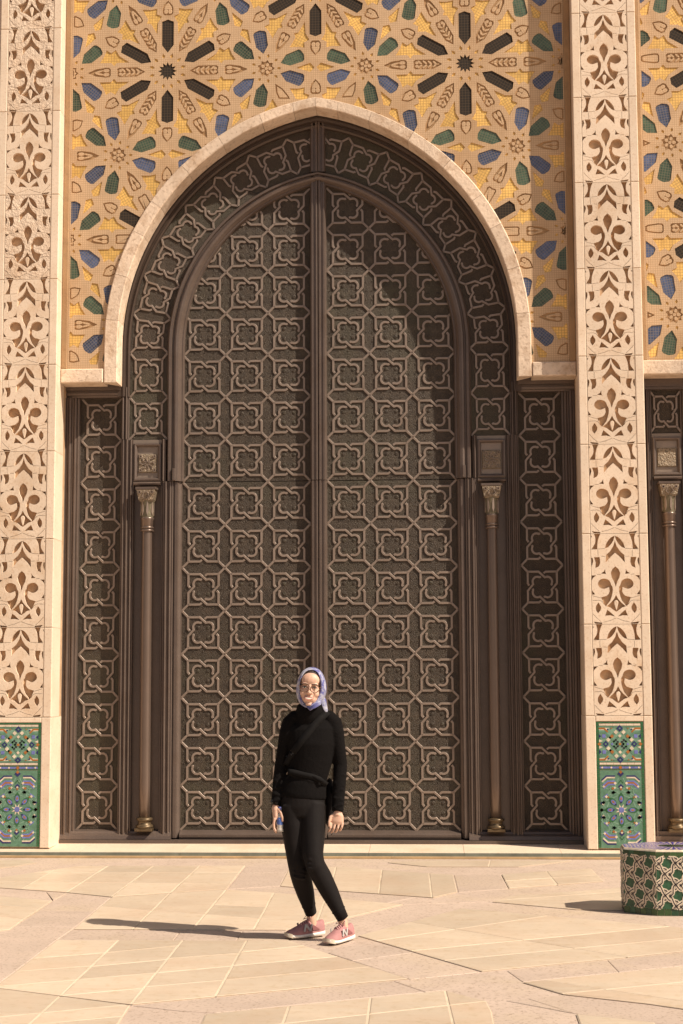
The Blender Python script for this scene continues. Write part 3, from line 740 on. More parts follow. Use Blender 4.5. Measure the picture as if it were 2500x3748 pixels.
# outer rim between the marble and the band
Cbo, Cri = arch(*BO, 4.21, 30), arch(RI[0], RI[1]+0.02, 4.21, 30)
V, F = loft(Cbo, Cri, [(-0.02, -0.02), (0.0, -0.06), (0.14, -0.075), (0.20, -0.062), (0.38, -0.062), (0.44, -0.094), (0.66, -0.098), (0.72, -0.088), (1.3, -0.088), (1.35, 0.0)])
mesh_obj('outer_moulding', V, F, M_dark, t)
# band plate and its cells
Cb0, Cb1 = arch(MO_[0], MO_[1]-0.06, row(4)-0.002, 30), arch(BO[0], BO[1]+0.05, row(4)-0.002, 30)
for sgn in (1, -1):
    hb = len(Cb0)//2
    i0, i1 = (Cb0[:hb+1], Cb1[:hb+1]) if sgn > 0 else (Cb0[hb:], Cb1[hb:])
    V, F = loft(i0, i1, [(0.0, 0.02), (0.0, -0.026), (1.0, -0.026), (1.0, 0.02)])
    bp_ = mesh_obj('arch_band', V, F, M_emb, t)
    # centre line: straight foot, then an arc
    c_, R_ = 0.3225, 1.9345
    a1 = math.acos(c_/R_); s0 = ZS-row(4)
    def cpt(s, o):
        if s < s0: x, z, nx, nz = R_-c_, row(4)+s, 1.0, 0.0
        else:
            an = (s-s0)/R_; x, z, nx, nz = R_*math.cos(an)-c_, ZS+R_*math.sin(an), math.cos(an), math.sin(an)
        return (sgn*(x+nx*o), z+nz*o)
    bounds = [0, 0.403, 0.83]+[0.83+0.3575*k for k in range(1, 9)]
    wb = 0.362
    for k in range(len(bounds)-1):
        sa, sb = bounds[k], bounds[k+1]
        f = lambda u, v: cpt((sa+sb)/2+v*(sb-sa), sgn*u*wb)
        V, F = cell_geo(f, SW_*P*0.92, -0.035, -0.024)
        V = [v_ for v_ in V]
        if sb > s0+R_*a1-0.05:                              # the cell cut by the central mullion
            V = [(v_[0] if v_[0]*sgn > 0.05 else 0.05*sgn, v_[1], v_[2]) for v_ in V]
        mesh_obj('strap_cell', V, F, M_lat, bp_)
    pr = [(sgn*q, y) for q, y in [(0.002, 0.0), (0.002, -0.070), (0.010, -0.076), (0.022, -0.076), (0.026, -0.062), (0.040, -0.062), (0.044, -0.070), (0.060, -0.070), (0.072, -0.045), (0.078, 0.0)]]
    vbar('mullion', pr, 6.36, 6.86, M_mould, t)
    # jamb mouldings beside the niche and the side panel (plan profiles, x measured outward)
    def ribs(x0, x1, z0, z1, lev, name, m=M_mould):
        n_ = len(lev); pr = [(sgn*x0, 0.02)]
        for i_, y_ in enumerate(lev):
            q0, q1 = x0+(x1-x0)*i_/n_, x0+(x1-x0)*(i_+1)/n_; e = min(0.004, (q1-q0)*0.25)
            pr += [(sgn*(q0+e*0.5), y_+e), (sgn*(q0+e*1.6), y_), (sgn*(q1-e*1.6), y_), (sgn*(q1-e*0.5), y_+e)]
        pr.append((sgn*x1, 0.02)); vbar(name, pr, z0, z1, m, t)
    ribs(1.3645, 1.484, 0.095, SEAM-0.002, [-0.058, -0.070, -0.060, -0.078, -0.068, -0.052], 'jamb_moulding')
    ribs(1.436, 1.484, SEAM, row(4)-0.003, [-0.060, -0.082, -0.050], 'jamb_moulding')
    ribs(1.742, 1.868, 0.095, row(4)-0.003, [-0.052, -0.072, -0.062, -0.084, -0.070, -0.078, -0.050], 'jamb_moulding')
    ribs(1.792, 1.868, row(4)-0.001, 4.30, [-0.050, -0.082, -0.064, -0.090, -0.040], 'jamb_moulding')
    ribs(2.268, 2.46, 0.095, 4.205, [-0.045, -0.070, -0.062, -0.086, -0.076, -0.098, -0.104, -0.104], 'jamb_moulding')
    a, b = sorted((sgn*1.87, sgn*2.46))
    V = []; pr = [(4.206, 0.02), (4.208, -0.055), (4.222, -0.060), (4.225, -0.084), (4.245, -0.088), (4.248, -0.070), (4.268, -0.070), (4.272, -0.098), (4.335, -0.1), (4.335, 0.02)]
    V = [(x, y, z) for x in (a, b) for z, y in pr]; nn = len(pr)
    mesh_obj('head_moulding', V, [(k, k+1, nn+k+1, nn+k) for k in range(nn-1)]+[tuple(range(nn)), tuple(range(nn, 2*nn))], M_mould, t)
    # bottom rail under niche and side panel
    for x0_, x1_ in ((1.3642, 2.40),):
        a, b = sorted((sgn*x0_, sgn*x1_)); pr = [(0.178, 0.0), (0.165, -0.052), (0.148, -0.066), (0.130, -0.096), (0.100, -0.106), (0.094, -0.106), (0.094, 0.03)]
        V = [(x, y, z) for x in (a, b) for z, y in pr]; nn = len(pr)
        mesh_obj('bottom_rail', V, [(k, k+1, nn+k+1, nn+k) for k in range(nn-1)]+[tuple(range(nn)), tuple(range(nn, 2*nn))], M_mould, t)
    # side panel
    a, b = sorted((sgn*1.866, sgn*2.27))
    sp = mesh_obj('side_panel', *box(a, b, YB, 0.06, 0.12, 4.21), M_emb, t)
    for r in range(3, 13): cell(sp, sgn*2.068, (row(r)+row(r+1))/2, 0.0, CELL_S, False)
    # niche back and square medallion panel
    a, b = sorted((sgn*1.482, sgn*1.744))
    mesh_obj('niche_back', *box(a, b, 0.0, 0.03, 0.12, 3.40), M_mould, t)
    mp = mesh_obj('medallion_panel', *box(a, b, -0.036, 0.03, 3.40, row(4)-0.004), M_plate, t)
    xc_ = sgn*1.613
    mesh_obj('panel_frame', *sweep([(xc_-0.128, 3.408), (xc_+0.128, 3.408), (xc_+0.128, 3.764), (xc_-0.128, 3.764)], [(0.0, -0.03), (0.0, -0.062), (0.012, -0.066), (0.022, -0.060), (0.030, -0.050), (0.034, -0.030)], True), M_mould, mp)
    mesh_obj('medallion', *prism([(xc_-0.088, 3.487), (xc_+0.088, 3.487), (xc_+0.088, 3.663), (xc_-0.088, 3.663)], -0.050, -0.03, 0.008), M_scroll, mp)
    rs = []
    for i in range(8):
        an = i*math.pi/4; rs.append(strap([(xc_+0.012*math.cos(an), 3.575+0.012*math.sin(an)), (xc_+0.050*math.cos(an+0.25), 3.575+0.050*math.sin(an+0.25)), (xc_+0.070*math.cos(an-0.1), 3.575+0.070*math.sin(an-0.1))], 0.007, -0.058, -0.049))
    for sx in (-1, 1):
        for sz in (-1, 1): rs.append(strap([(xc_+sx*0.066+0.013*math.cos(q*math.pi/4), 3.575+sz*0.066+0.013*math.sin(q*math.pi/4)) for q in range(8)], 0.006, -0.058, -0.049, True))
    mesh_obj('scroll_ornament', *join(*rs), M_lat, mp)
    mesh_obj('niche_cornice', *sweep([(xc_-0.128, 3.386), (xc_+0.128, 3.386)], [(-0.018, 0.0), (-0.018, -0.076), (-0.004, -0.082), (0.010, -0.070), (0.016, 0.0)]), M_mould, mp)
    # hinge pin block at the seam
    mesh_obj('hinge', *prism([(sgn*1.357-0.014, SEAM+0.004), (sgn*1.357+0.014, SEAM+0.004), (sgn*1.357+0.014, SEAM+0.118), (sgn*1.357-0.014, SEAM+0.118)], -0.098, -0.03, 0.004), M_mould, t)
    mesh_obj('sill', *box(*sorted((sgn*0.003, sgn*2.40)), -0.125, 0.1, 0.05, 0.0925), M_dark if False else M_mould, t)

# ---------------------------------------------------------------- engaged columns
lathe0 = lathe
def column(cx, label, group='slender bronze columns in the door niches'):
    cy = -0.072
    lathe = lambda pr, a, b, n: lathe0([(r*1.22, z) for r, z in pr], a, b, n)
    t = thing('engaged_column', (cx, cy, 0.17), label, 'column', group)
    mesh_obj('shaft', *lathe([(0.0, 0.27), (0.040, 0.27), (0.0415, 0.6), (0.0405, 2.4), (0.0385, 2.925)], cx, cy, 28), M_col, t, True)
    mesh_obj('base', *lathe([(0.0, 0.20), (0.064, 0.20), (0.067, 0.214), (0.062, 0.226), (0.050, 0.232), (0.048, 0.252), (0.052, 0.262), (0.061, 0.268), (0.062, 0.284), (0.052, 0.292), (0.040, 0.296)], cx, cy, 28), M_brass, t, True)
    mesh_obj('plinth', *prism([(cx-0.080, 0.172), (cx+0.080, 0.172), (cx+0.080, 0.200), (cx-0.080, 0.200)], cy-0.07, cy+0.06, 0.004), M_brass, t)
    rp = []
    for z in (2.925, 2.952): rp += [(0.040, z), (0.050, z+0.003), (0.052, z+0.011), (0.050, z+0.019), (0.042, z+0.022)]
    rp += [(0.0475, 2.978), (0.0475, 3.035), (0.052, 3.042), (0.052, 3.055), (0.046, 3.060)]
    mesh_obj('necking', *lathe(rp, cx, cy, 28), M_col, t, True)
    mesh_obj('bell', *lathe([(0.047, 3.060), (0.048, 3.12), (0.051, 3.19), (0.056, 3.215)], cx, cy, 28), M_verd, t, True)
    lv = []
    for k in range(8):
        an = k*math.pi/4+0.2; dx, dy = math.cos(an), math.sin(an); tx, ty = -dy, dx
        q = [(0.0, 3.075), (0.010, 3.11), (0.009, 3.16), (0.003, 3.205), (-0.003, 3.205), (-0.009, 3.16), (-0.010, 3.11)]
        V = [(cx+dx*0.0655+tx*a_, cy+dy*0.0655+ty*a_, z_) for a_, z_ in q]+[(cx+dx*0.056+tx*a_, cy+dy*0.056+ty*a_, z_) for a_, z_ in q]
        lv.append((V, [tuple(range(7)), tuple(range(7, 14))]+[(i, (i+1) % 7, 7+(i+1) % 7, 7+i) for i in range(7)]))
    mesh_obj('leaf_ornament', *join(*lv), M_lat, t)
    V, F = [], []
    secs = [(0.060, 3.205), (0.072, 3.222), (0.074, 3.245), (0.084, 3.285), (0.087, 3.315)]
    for r, z in secs: V += [(cx-r, cy-r, z), (cx+r, cy-r, z), (cx+r, cy+r*0.8, z), (cx-r, cy+r*0.8, z)]
    for l in range(len(secs)-1): F += [(l*4+i, l*4+(i+1) % 4, l*4+4+(i+1) % 4, l*4+4+i) for i in range(4)]
    F += [(0, 1, 2, 3), tuple(range(len(V)-4, len(V)))]
    cp = mesh_obj('capital', V, F, M_scroll, t)
    rs = []
    for sx in (-1, 1): rs.append(strap([(cx+sx*0.058+0.013*math.cos(q*math.pi/4), 3.29+0.013*math.sin(q*math.pi/4)) for q in range(8)], 0.006, cy-0.095, cy-0.07, True)); rs.append(strap([(cx+sx*0.012, 3.23), (cx+sx*0.035, 3.25), (cx+sx*0.02, 3.28), (cx+sx*0.005, 3.30)], 0.006, cy-0.09, cy-0.065))
    mesh_obj('scroll_ornament', *join(*rs), M_lat, cp)
    mesh_obj('abacus', *prism([(cx-0.098, 3.316), (cx+0.098, 3.316), (cx+0.098, 3.338), (cx-0.098, 3.338)], cy-0.09, cy+0.06, 0.003), M_mould, t)
    return t
column(1.608, 'slender bronze column in the niche next to the pilaster above the bench')
column(-1.608, 'slender bronze column in the door niche away from the bench')

# ---------------------------------------------------------------- neighbouring bay beyond the pilaster
def next_bay(label):
    t = thing('neighbour_door_surround', (3.8, -0.1, 0.09), label, 'door frame')
    def vb(x0, x1, z0, z1, lev, name):
        n_ = len(lev); pr = [(x0, 0.02)]
        for i_, y_ in enumerate(lev):
            q0, q1 = x0+(x1-x0)*i_/n_, x0+(x1-x0)*(i_+1)/n_; e = min(0.004, (q1-q0)*0.25)
            pr += [(q0+e*0.5, y_+e), (q0+e*1.6, y_), (q1-e*1.6, y_), (q1-e*0.5, y_+e)]
        pr.append((x1, 0.02)); vbar(name, pr, z0, z1, M_mould, t)
    vb(2.93, 3.10, 0.095, 4.205, [-0.104, -0.104, -0.096, -0.070, -0.09, -0.06, -0.084, -0.055, -0.04], 'jamb_moulding')
    vb(3.36, 3.52, 0.095, 4.205, [-0.04, -0.06, -0.084, -0.056, -0.09, -0.062, -0.088, -0.05], 'jamb_moulding')
    mesh_obj('head_moulding', *join(box(2.93, 4.6, -0.09, 0.02, 4.206, 4.23), box(2.93, 4.6, -0.1, 0.02, 4.231, 4.335)), M_mould, t)
    mesh_obj('bottom_rail', *join(box(2.93, 4.6, -0.07, 0.02, 0.135, 0.175), box(2.93, 4.6, -0.106, 0.02, 0.094, 0.134)), M_mould, t)
    mesh_obj('sill', *box(2.93, 4.6, -0.125, 0.1, 0.05, 0.0925), M_mould, t)
    mesh_obj('niche_back', *box(3.09, 3.37, 0.0, 0.03, 0.12, 3.40), M_mould, t)
    bp_ = mesh_obj('strapwork_panel', *box(3.09, 3.37, -0.02, 0.03, row(4), 4.21), M_emb, t)
    f = lambda u, v: (3.229+u*0.29, (row(3)+row(4))/2+v*P)
    V, F = cell_geo(f, SW_*P*0.92, -0.036, -0.018); mesh_obj('strap_cell', V, F, M_lat, bp_)
    mp = mesh_obj('medallion_panel', *box(3.09, 3.37, -0.036, 0.03, 3.401, row(4)-0.004), M_plate, t); xc_ = 3.229
    mesh_obj('panel_frame', *sweep([(xc_-0.128, 3.408), (xc_+0.128, 3.408), (xc_+0.128, 3.764), (xc_-0.128, 3.764)], [(0.0, -0.03), (0.0, -0.062), (0.012, -0.066), (0.022, -0.060), (0.030, -0.050), (0.034, -0.030)], True), M_mould, mp)
    mesh_obj('medallion', *prism([(xc_-0.088, 3.487), (xc_+0.088, 3.487), (xc_+0.088, 3.663), (xc_-0.088, 3.663)], -0.050, -0.03, 0.008), M_scroll, mp)
    mesh_obj('niche_cornice', *sweep([(xc_-0.128, 3.386), (xc_+0.128, 3.386)], [(-0.018, 0.0), (-0.018, -0.076), (-0.004, -0.082), (0.010, -0.070), (0.016, 0.0)]), M_mould, mp)
    mesh_obj('embossed_panel', *box(3.50, 4.6, YB, 0.06, 0.12, 4.21), M_emb, t)
    for c in range(2):
        for r in range(3, 13): cell(t, 3.53+P*(c+0.5), (row(r)+row(r+1))/2)
    mesh_obj('corbel_stone', *prism([(2.979, 4.302), (4.6, 4.302), (4.6, 4.432), (2.979, 4.432)], Y_RING-0.001, -0.11, 0.008), M_ring, t)
next_bay('bronze frame of the neighbouring door beyond the pilaster by the bench')
column(3.229, 'slender bronze column of the neighbouring door beyond the pilaster')
# plain wall beyond the other pilaster and above, and the body of the building behind
wl = mesh_obj('building_wall', *join(box(-9.0, -2.98, -0.30, 0.25, 0.0, Z_TOP), box(4.6, 9.0, -0.30, 0.25, 0.0, Z_TOP), box(-9.0, 9.0, 0.26, 0.6, 0.0, Z_TOP), box(-9, 9, -0.46, 0.6, Z_TOP+0.002, Z_TOP+0.6)), M_ring)
tag(wl, 'plain stone wall of the building behind and beside the carved bays', 'wall')

# ================================================================ THE PLAZA
pl = mesh_obj('plaza', [(-400, -400, 0), (400, -400, 0), (400, 60, 0), (-400, 60, 0)], [(0, 1, 2, 3)], M_gran)
tag(pl, kind='structure')
CR = {'a': (0, 3120), 'b': (600, 3120), 'c': (1200, 3120), 'd': (1800, 3120), 'e': (0, 3420), 'f': (600, 3420), 'g': (1200, 3420), 'h': (1850, 3420)}
def gp(tok):
    k, x, y = tok; x0, y0 = CR[k]; return GP(x0+x/2.4123, y0+y/2.4123)
def split(poly, a, b):
    nrm = (-(b[1]-a[1]), b[0]-a[0]); l = math.hypot(*nrm)
    if l < 1e-9: return [poly]
    nrm = (nrm[0]/l, nrm[1]/l)
    p1 = halfplane(poly, a, nrm); p2 = halfplane(poly, a, (-nrm[0], -nrm[1]))
    out = [p for p in (p1, p2) if len(p) >= 3 and abs(area(p)) > 0.004]
    return out or [poly]
def slab(poly, m, top, gap):
    q = []
    for v in poly:
        if not q or math.hypot(v[0]-q[-1][0], v[1]-q[-1][1]) > 0.004: q.append(v)
    if len(q) < 3: return
    if area(q) < 0: q = q[::-1]
    q = inset(q, gap); n = len(q); e = inset(q, 0.004)
    if area(e) <= 0.0005: return
    zt = top + random.uniform(-0.0006, 0.0006)
    V = [(x, y, zt) for x, y in e]+[(x, y, zt-0.002) for x, y in q]+[(x, y, -0.02) for x, y in q]
    F = [tuple(range(n))]+[(l*n+i, (l+1)*n+i, (l+1)*n+(i+1) % n, l*n+(i+1) % n) for l in range(2) for i in range(n)]
    mesh_obj('paving_slab', V, F, m, pl)
def region(verts, joints=(), cross=(), m=None, top=0.007, gap=0.0042):
    """a field of slabs: long joints split it into strips, each strip has its own cross joints"""
    pieces = [[gp(v) for v in verts]]
    if m is None:
        q = pieces[0] if area(pieces[0]) > 0 else pieces[0][::-1]
        mesh_obj('mortar_bed', [(x, y, 0.0045) for x, y in inset(q, 0.002)], [tuple(range(len(q)))], M_mort, pl)
    for a, b in joints:
        nx = []
        for p in pieces: nx += split(p, gp(a), gp(b))
        pieces = nx
    pieces.sort(key=lambda p: sum(v[0] for v in p)/len(p)-0.0*sum(v[1] for v in p)/len(p))
    for i, p in enumerate(pieces):
        cs = cross[i] if (cross and i < len(cross) and isinstance(cross[i], list)) else (cross if cross and not isinstance(cross[0], list) else [])
        sub = [p]
        for a, b in cs:
            nx = []
            for q in sub: nx += split(q, gp(a), gp(b))
            sub = nx
        for q in sub: slab(q, m or M_trav, top, gap)
E_ = lambda k: (lambda x, y: (k, x, y))
a_, b_, c_, d_, e_, f_, g_, h_ = [E_(k) for k in 'abcdefgh']
region([e_(505, 58), f_(1110, 62), g_(0, 175), g_(715, 400), g_(0, 465), e_(1160, 628), e_(-50, 478), e_(0, 440)],
       [(e_(1050, 62), e_(540, 552)), (f_(165, 65), e_(1160, 628)), (f_(730, 68), f_(460, 553))],
       [[(e_(310, 220), e_(940, 172)), (e_(180, 335), e_(800, 290)), (e_(0, 470), e_(690, 412))],
        [(e_(1000, 165), e_(1560, 112)), (e_(850, 290), e_(1500, 230)), (e_(700, 410), e_(1380, 350)), (e_(560, 550), e_(1280, 485))],
        [(f_(60, 222), f_(650, 178)), (f_(0, 345), f_(610, 290)), (f_(0, 460), f_(540, 415))],
        [(f_(745, 160), f_(1230, 110)), (f_(620, 285), f_(1550, 205)), (f_(550, 412), g_(390, 295))]])
region([e_(-50, 482), e_(1155, 636), e_(960, 930), e_(-50, 930)], [(e_(530, 560), e_(280, 790))], [(e_(390, 705), e_(1150, 632)), (e_(390, 800), e_(1150, 730))])
region([f_(365, 714), g_(1040, 504), g_(1200, 548), g_(1400, 598), g_(1450, 690), g_(1500, 930), f_(265, 930)],
       [(f_(1110, 640), f_(1055, 791)), (g_(380, 565), g_(350, 791)), (g_(1070, 645), g_(1105, 791))], [(g_(380, 715), g_(1390, 603))])
region([c_(265, 742), c_(1180, 500), d_(1568, 660), d_(1800, 690), h_(1900, 125), h_(880, 230), g_(1360, 335)],
       [(c_(720, 620), h_(590, 130))], [(g_(440, 65), d_(480, 570)), (g_(740, 155), h_(860, -5)), (g_(1030, 240), h_(1568, 45))])
region([h_(150, 432), h_(1900, 255), h_(1900, 715), h_(1260, 622), h_(510, 538)], [(h_(510, 535), h_(1568, 432))], [(h_(900, 500), h_(1568, 600))])
region([h_(620, 712), h_(1320, 788), h_(1400, 930), h_(700, 930)])
region([c_(520, 94), c_(1000, 76), d_(720, 80), d_(240, 132), c_(870, 130)], [(c_(1440, 60), c_(1420, 130))])
region([b_(1100, 155), c_(85, 132), c_(880, 190), c_(1108, 202), c_(1145, 355), c_(935, 405), c_(100, 345), b_(1025, 302)], [(c_(480, 165), c_(452, 368)), (c_(895, 190), c_(910, 330)), (c_(90, 75), c_(60, 190))])
region([d_(85, 202), d_(480, 174), d_(880, 147), d_(990, 262), d_(580, 292), d_(150, 322)], [(d_(485, 175), d_(578, 292))], [(d_(135, 258), d_(560, 230))])
region([d_(0, 442), d_(165, 393), d_(1300, 305), d_(1500, 480), d_(1230, 520), d_(740, 510)], [(d_(375, 408), d_(1150, 355))])
region([a_(-250, 265), a_(690, 125), b_(720, 122), b_(555, 330), a_(985, 398), a_(590, 358), a_(-250, 300)],
       [(a_(410, 205), a_(200, 330)), (a_(950, 130), a_(590, 360)), (a_(1350, 130), a_(985, 400)), (b_(320, 125), b_(60, 365))], [(a_(310, 185), b_(660, 185)), (a_(380, 268), b_(590, 288))])
region([a_(985, 402), b_(555, 334), b_(975, 362), b_(1210, 380), c_(150, 420), c_(670, 465), c_(150, 590), b_(1380, 650), b_(1080, 690), a_(650, 685)],
       [(a_(1430, 440), a_(1225, 640)), (b_(555, 332), b_(290, 645)), (b_(975, 365), b_(800, 680)), (b_(1410, 470), b_(1375, 560))],
       [[(a_(890, 480), a_(1330, 520))], [(a_(1330, 522), b_(330, 550))], [(b_(450, 470), b_(900, 490)), (b_(330, 552), b_(850, 592))], [(b_(880, 590), b_(1400, 630))], []])
region([a_(-200, 380), a_(0, 392), a_(465, 432), a_(215, 595), a_(85, 690), a_(-200, 720)], [], [(a_(0, 475), a_(360, 500)), (a_(0, 572), a_(215, 597))])
region([a_(-250, 73), a_(260, 73), a_(325, 97), a_(130, 128), a_(-250, 170)])
# granite borders between the fields
G_ = dict(m=M_gran, top=0.0035, gap=0.003)
region([a_(640, 692), b_(1080, 696), f_(1108, 56), e_(512, 54)], [(b_(145, 700), f_(90, 50)), (b_(700, 690), f_(640, 60))], **G_)
region([a_(470, 436), a_(590, 366), a_(980, 404), a_(640, 684), e_(505, 52), e_(-80, 490), e_(-80, 0), a_(90, 690)], [(a_(80, 660), a_(640, 662)), (a_(380, 520), a_(820, 525))], **G_)
region([e_(1166, 634), g_(0, 470), g_(700, 404), g_(1036, 498), f_(372, 708)], [(f_(110, 680), f_(300, 690)), (g_(600, 425), g_(850, 512))], **G_)
region([g_(0, 168), c_(262, 746), g_(1350, 338), g_(725, 402)], [(g_(500, 200), g_(760, 165))], **G_)
region([h_(10, 326), h_(1700, 150), h_(1700, 268), h_(150, 426)], [(h_(900, 236), h_(1000, 340))], **G_)
region([a_(-250, 306), a_(590, 364), a_(470, 430), a_(0, 388), a_(-250, 376)], [(a_(400, 345), a_(460, 425))], **G_)
region([b_(725, 126), b_(1105, 150), b_(1025, 300), b_(560, 328)], [(b_(700, 183), b_(1100, 183))], **G_)
region([c_(1112, 202), d_(80, 200), d_(146, 322), c_(1150, 356)], [], **G_)
region([b_(560, 334), b_(1025, 304), c_(100, 348), c_(935, 408), c_(1420, 440), c_(670, 463), c_(150, 418)], [(c_(600, 435), c_(770, 400))], **G_)
region([h_(0, 590), h_(500, 542), h_(1260, 626), h_(1700, 690), h_(1700, 830), h_(620, 706)], [(h_(190, 570), h_(590, 700))], **G_)

# ---------------------------------------------------------------- low marble step along the facade
t = thing('door_step', (0, -0.62, 0.0), 'low cream marble step with a green stone line under the bronze door', 'step')
x = -5.2; k = 0
while x < 6.0:
    wd = 0.78 + random.uniform(-0.06, 0.12)
    V = [(x+0.0015, -0.64, 0.045), (x+wd-0.0015, -0.64, 0.045), (x+wd-0.0015, 0.25, 0.074), (x+0.0015, 0.25, 0.074), (x+0.0015, -0.64, -0.01), (x+wd-0.0015, -0.64, -0.01), (x+wd-0.0015, 0.25, -0.01), (x+0.0015, 0.25, -0.01)]
    mesh_obj('tread_slab', V, [(0, 1, 2, 3), (4, 7, 6, 5), (0, 4, 5, 1), (2, 6, 7, 3), (0, 3, 7, 4), (1, 5, 6, 2)], M_marble, t)
    V, F = join(box(x+0.001, x+wd-0.001, -0.672, -0.6405, 0.008, 0.044)); mesh_obj('green_strip', V, F, M_green_stone, t)
    V, F = join(box(x+0.2, x+wd+0.198, -0.71, -0.6725, 0.002, 0.018)); mesh_obj('ochre_strip', V, F, M_ochre, t)
    x += wd

# ---------------------------------------------------------------- octagonal tiled bench
BX, BY, BA, BHT = 2.658, -3.525, 0.284, 0.43
t = thing('tiled_bench', (BX, BY, 0), 'octagonal bench clad in green and white interlaced zellige tiles', 'bench')
RC = BA/(2*math.sin(math.pi/8))
oc = [(BX+RC*math.cos(rad(247.5+45*i-1.5)), BY+RC*0.68*math.sin(rad(247.5+45*i-1.5))) for i in range(8)]
def octz(sc, z): return [(BX+(x-BX)*sc, BY+(y-BY)*sc, z) for x, y in oc]
secs = [octz(1, 0.0), octz(1, BHT-0.012), octz(0.985, BHT-0.002), octz(0.97, BHT)]
V = sum(secs, []); F = [tuple(range(24, 32))]+[(l*8+i, l*8+(i+1) % 8, l*8+8+(i+1) % 8, l*8+8+i) for l in range(3) for i in range(8)]
M_bgr = [mat('bench_green_%d' % i, c, 0.2, var=0.35, vscale=30, bump=0.12, bscale=30, bdist=0.003, rnd=0.25) for i, c in enumerate([(0.02, 0.075, 0.036), (0.034, 0.075, 0.022), (0.022, 0.055, 0.022)])]
mesh_obj('core', V, F, M_Z['wh'], t)
PU = 0.14/450
QS = [(-100, 60), (20, -95), (45, -112), (150, -112), (195, -125), (315, -295), (350, -390)]
def clipseg(p, q, x0, x1, y0, y1):
    t0, t1 = 0.0, 1.0; dx, dy = q[0]-p[0], q[1]-p[1]
    for pp, qq in ((-dx, p[0]-x0), (dx, x1-p[0]), (-dy, p[1]-y0), (dy, y1-p[1])):
        if abs(pp) < 1e-12:
            if qq < 0: return None
        else:
            r = qq/pp
            if pp < 0: t0 = max(t0, r)
            else: t1 = min(t1, r)
    if t0 >= t1: return None
    return ((p[0]+dx*t0, p[1]+dy*t0), (p[0]+dx*t1, p[1]+dy*t1))
def seg_box(p, q, w, h0, h1, ext):
    d = Vector((q[0]-p[0], q[1]-p[1])); l = d.length
    if l < 1e-5: return None
    d /= l; n = Vector((-d.y, d.x))*w/2; p_ = Vector(p)-d*ext; q_ = Vector(q)+d*ext
    c = [p_+n, p_-n, q_-n, q_+n]
    return [(v.x, v.y, h1) for v in c]+[(v.x, v.y, h0) for v in c], [(0, 1, 2, 3), (0, 4, 5, 1), (1, 5, 6, 2), (2, 6, 7, 3), (3, 7, 4, 0)]
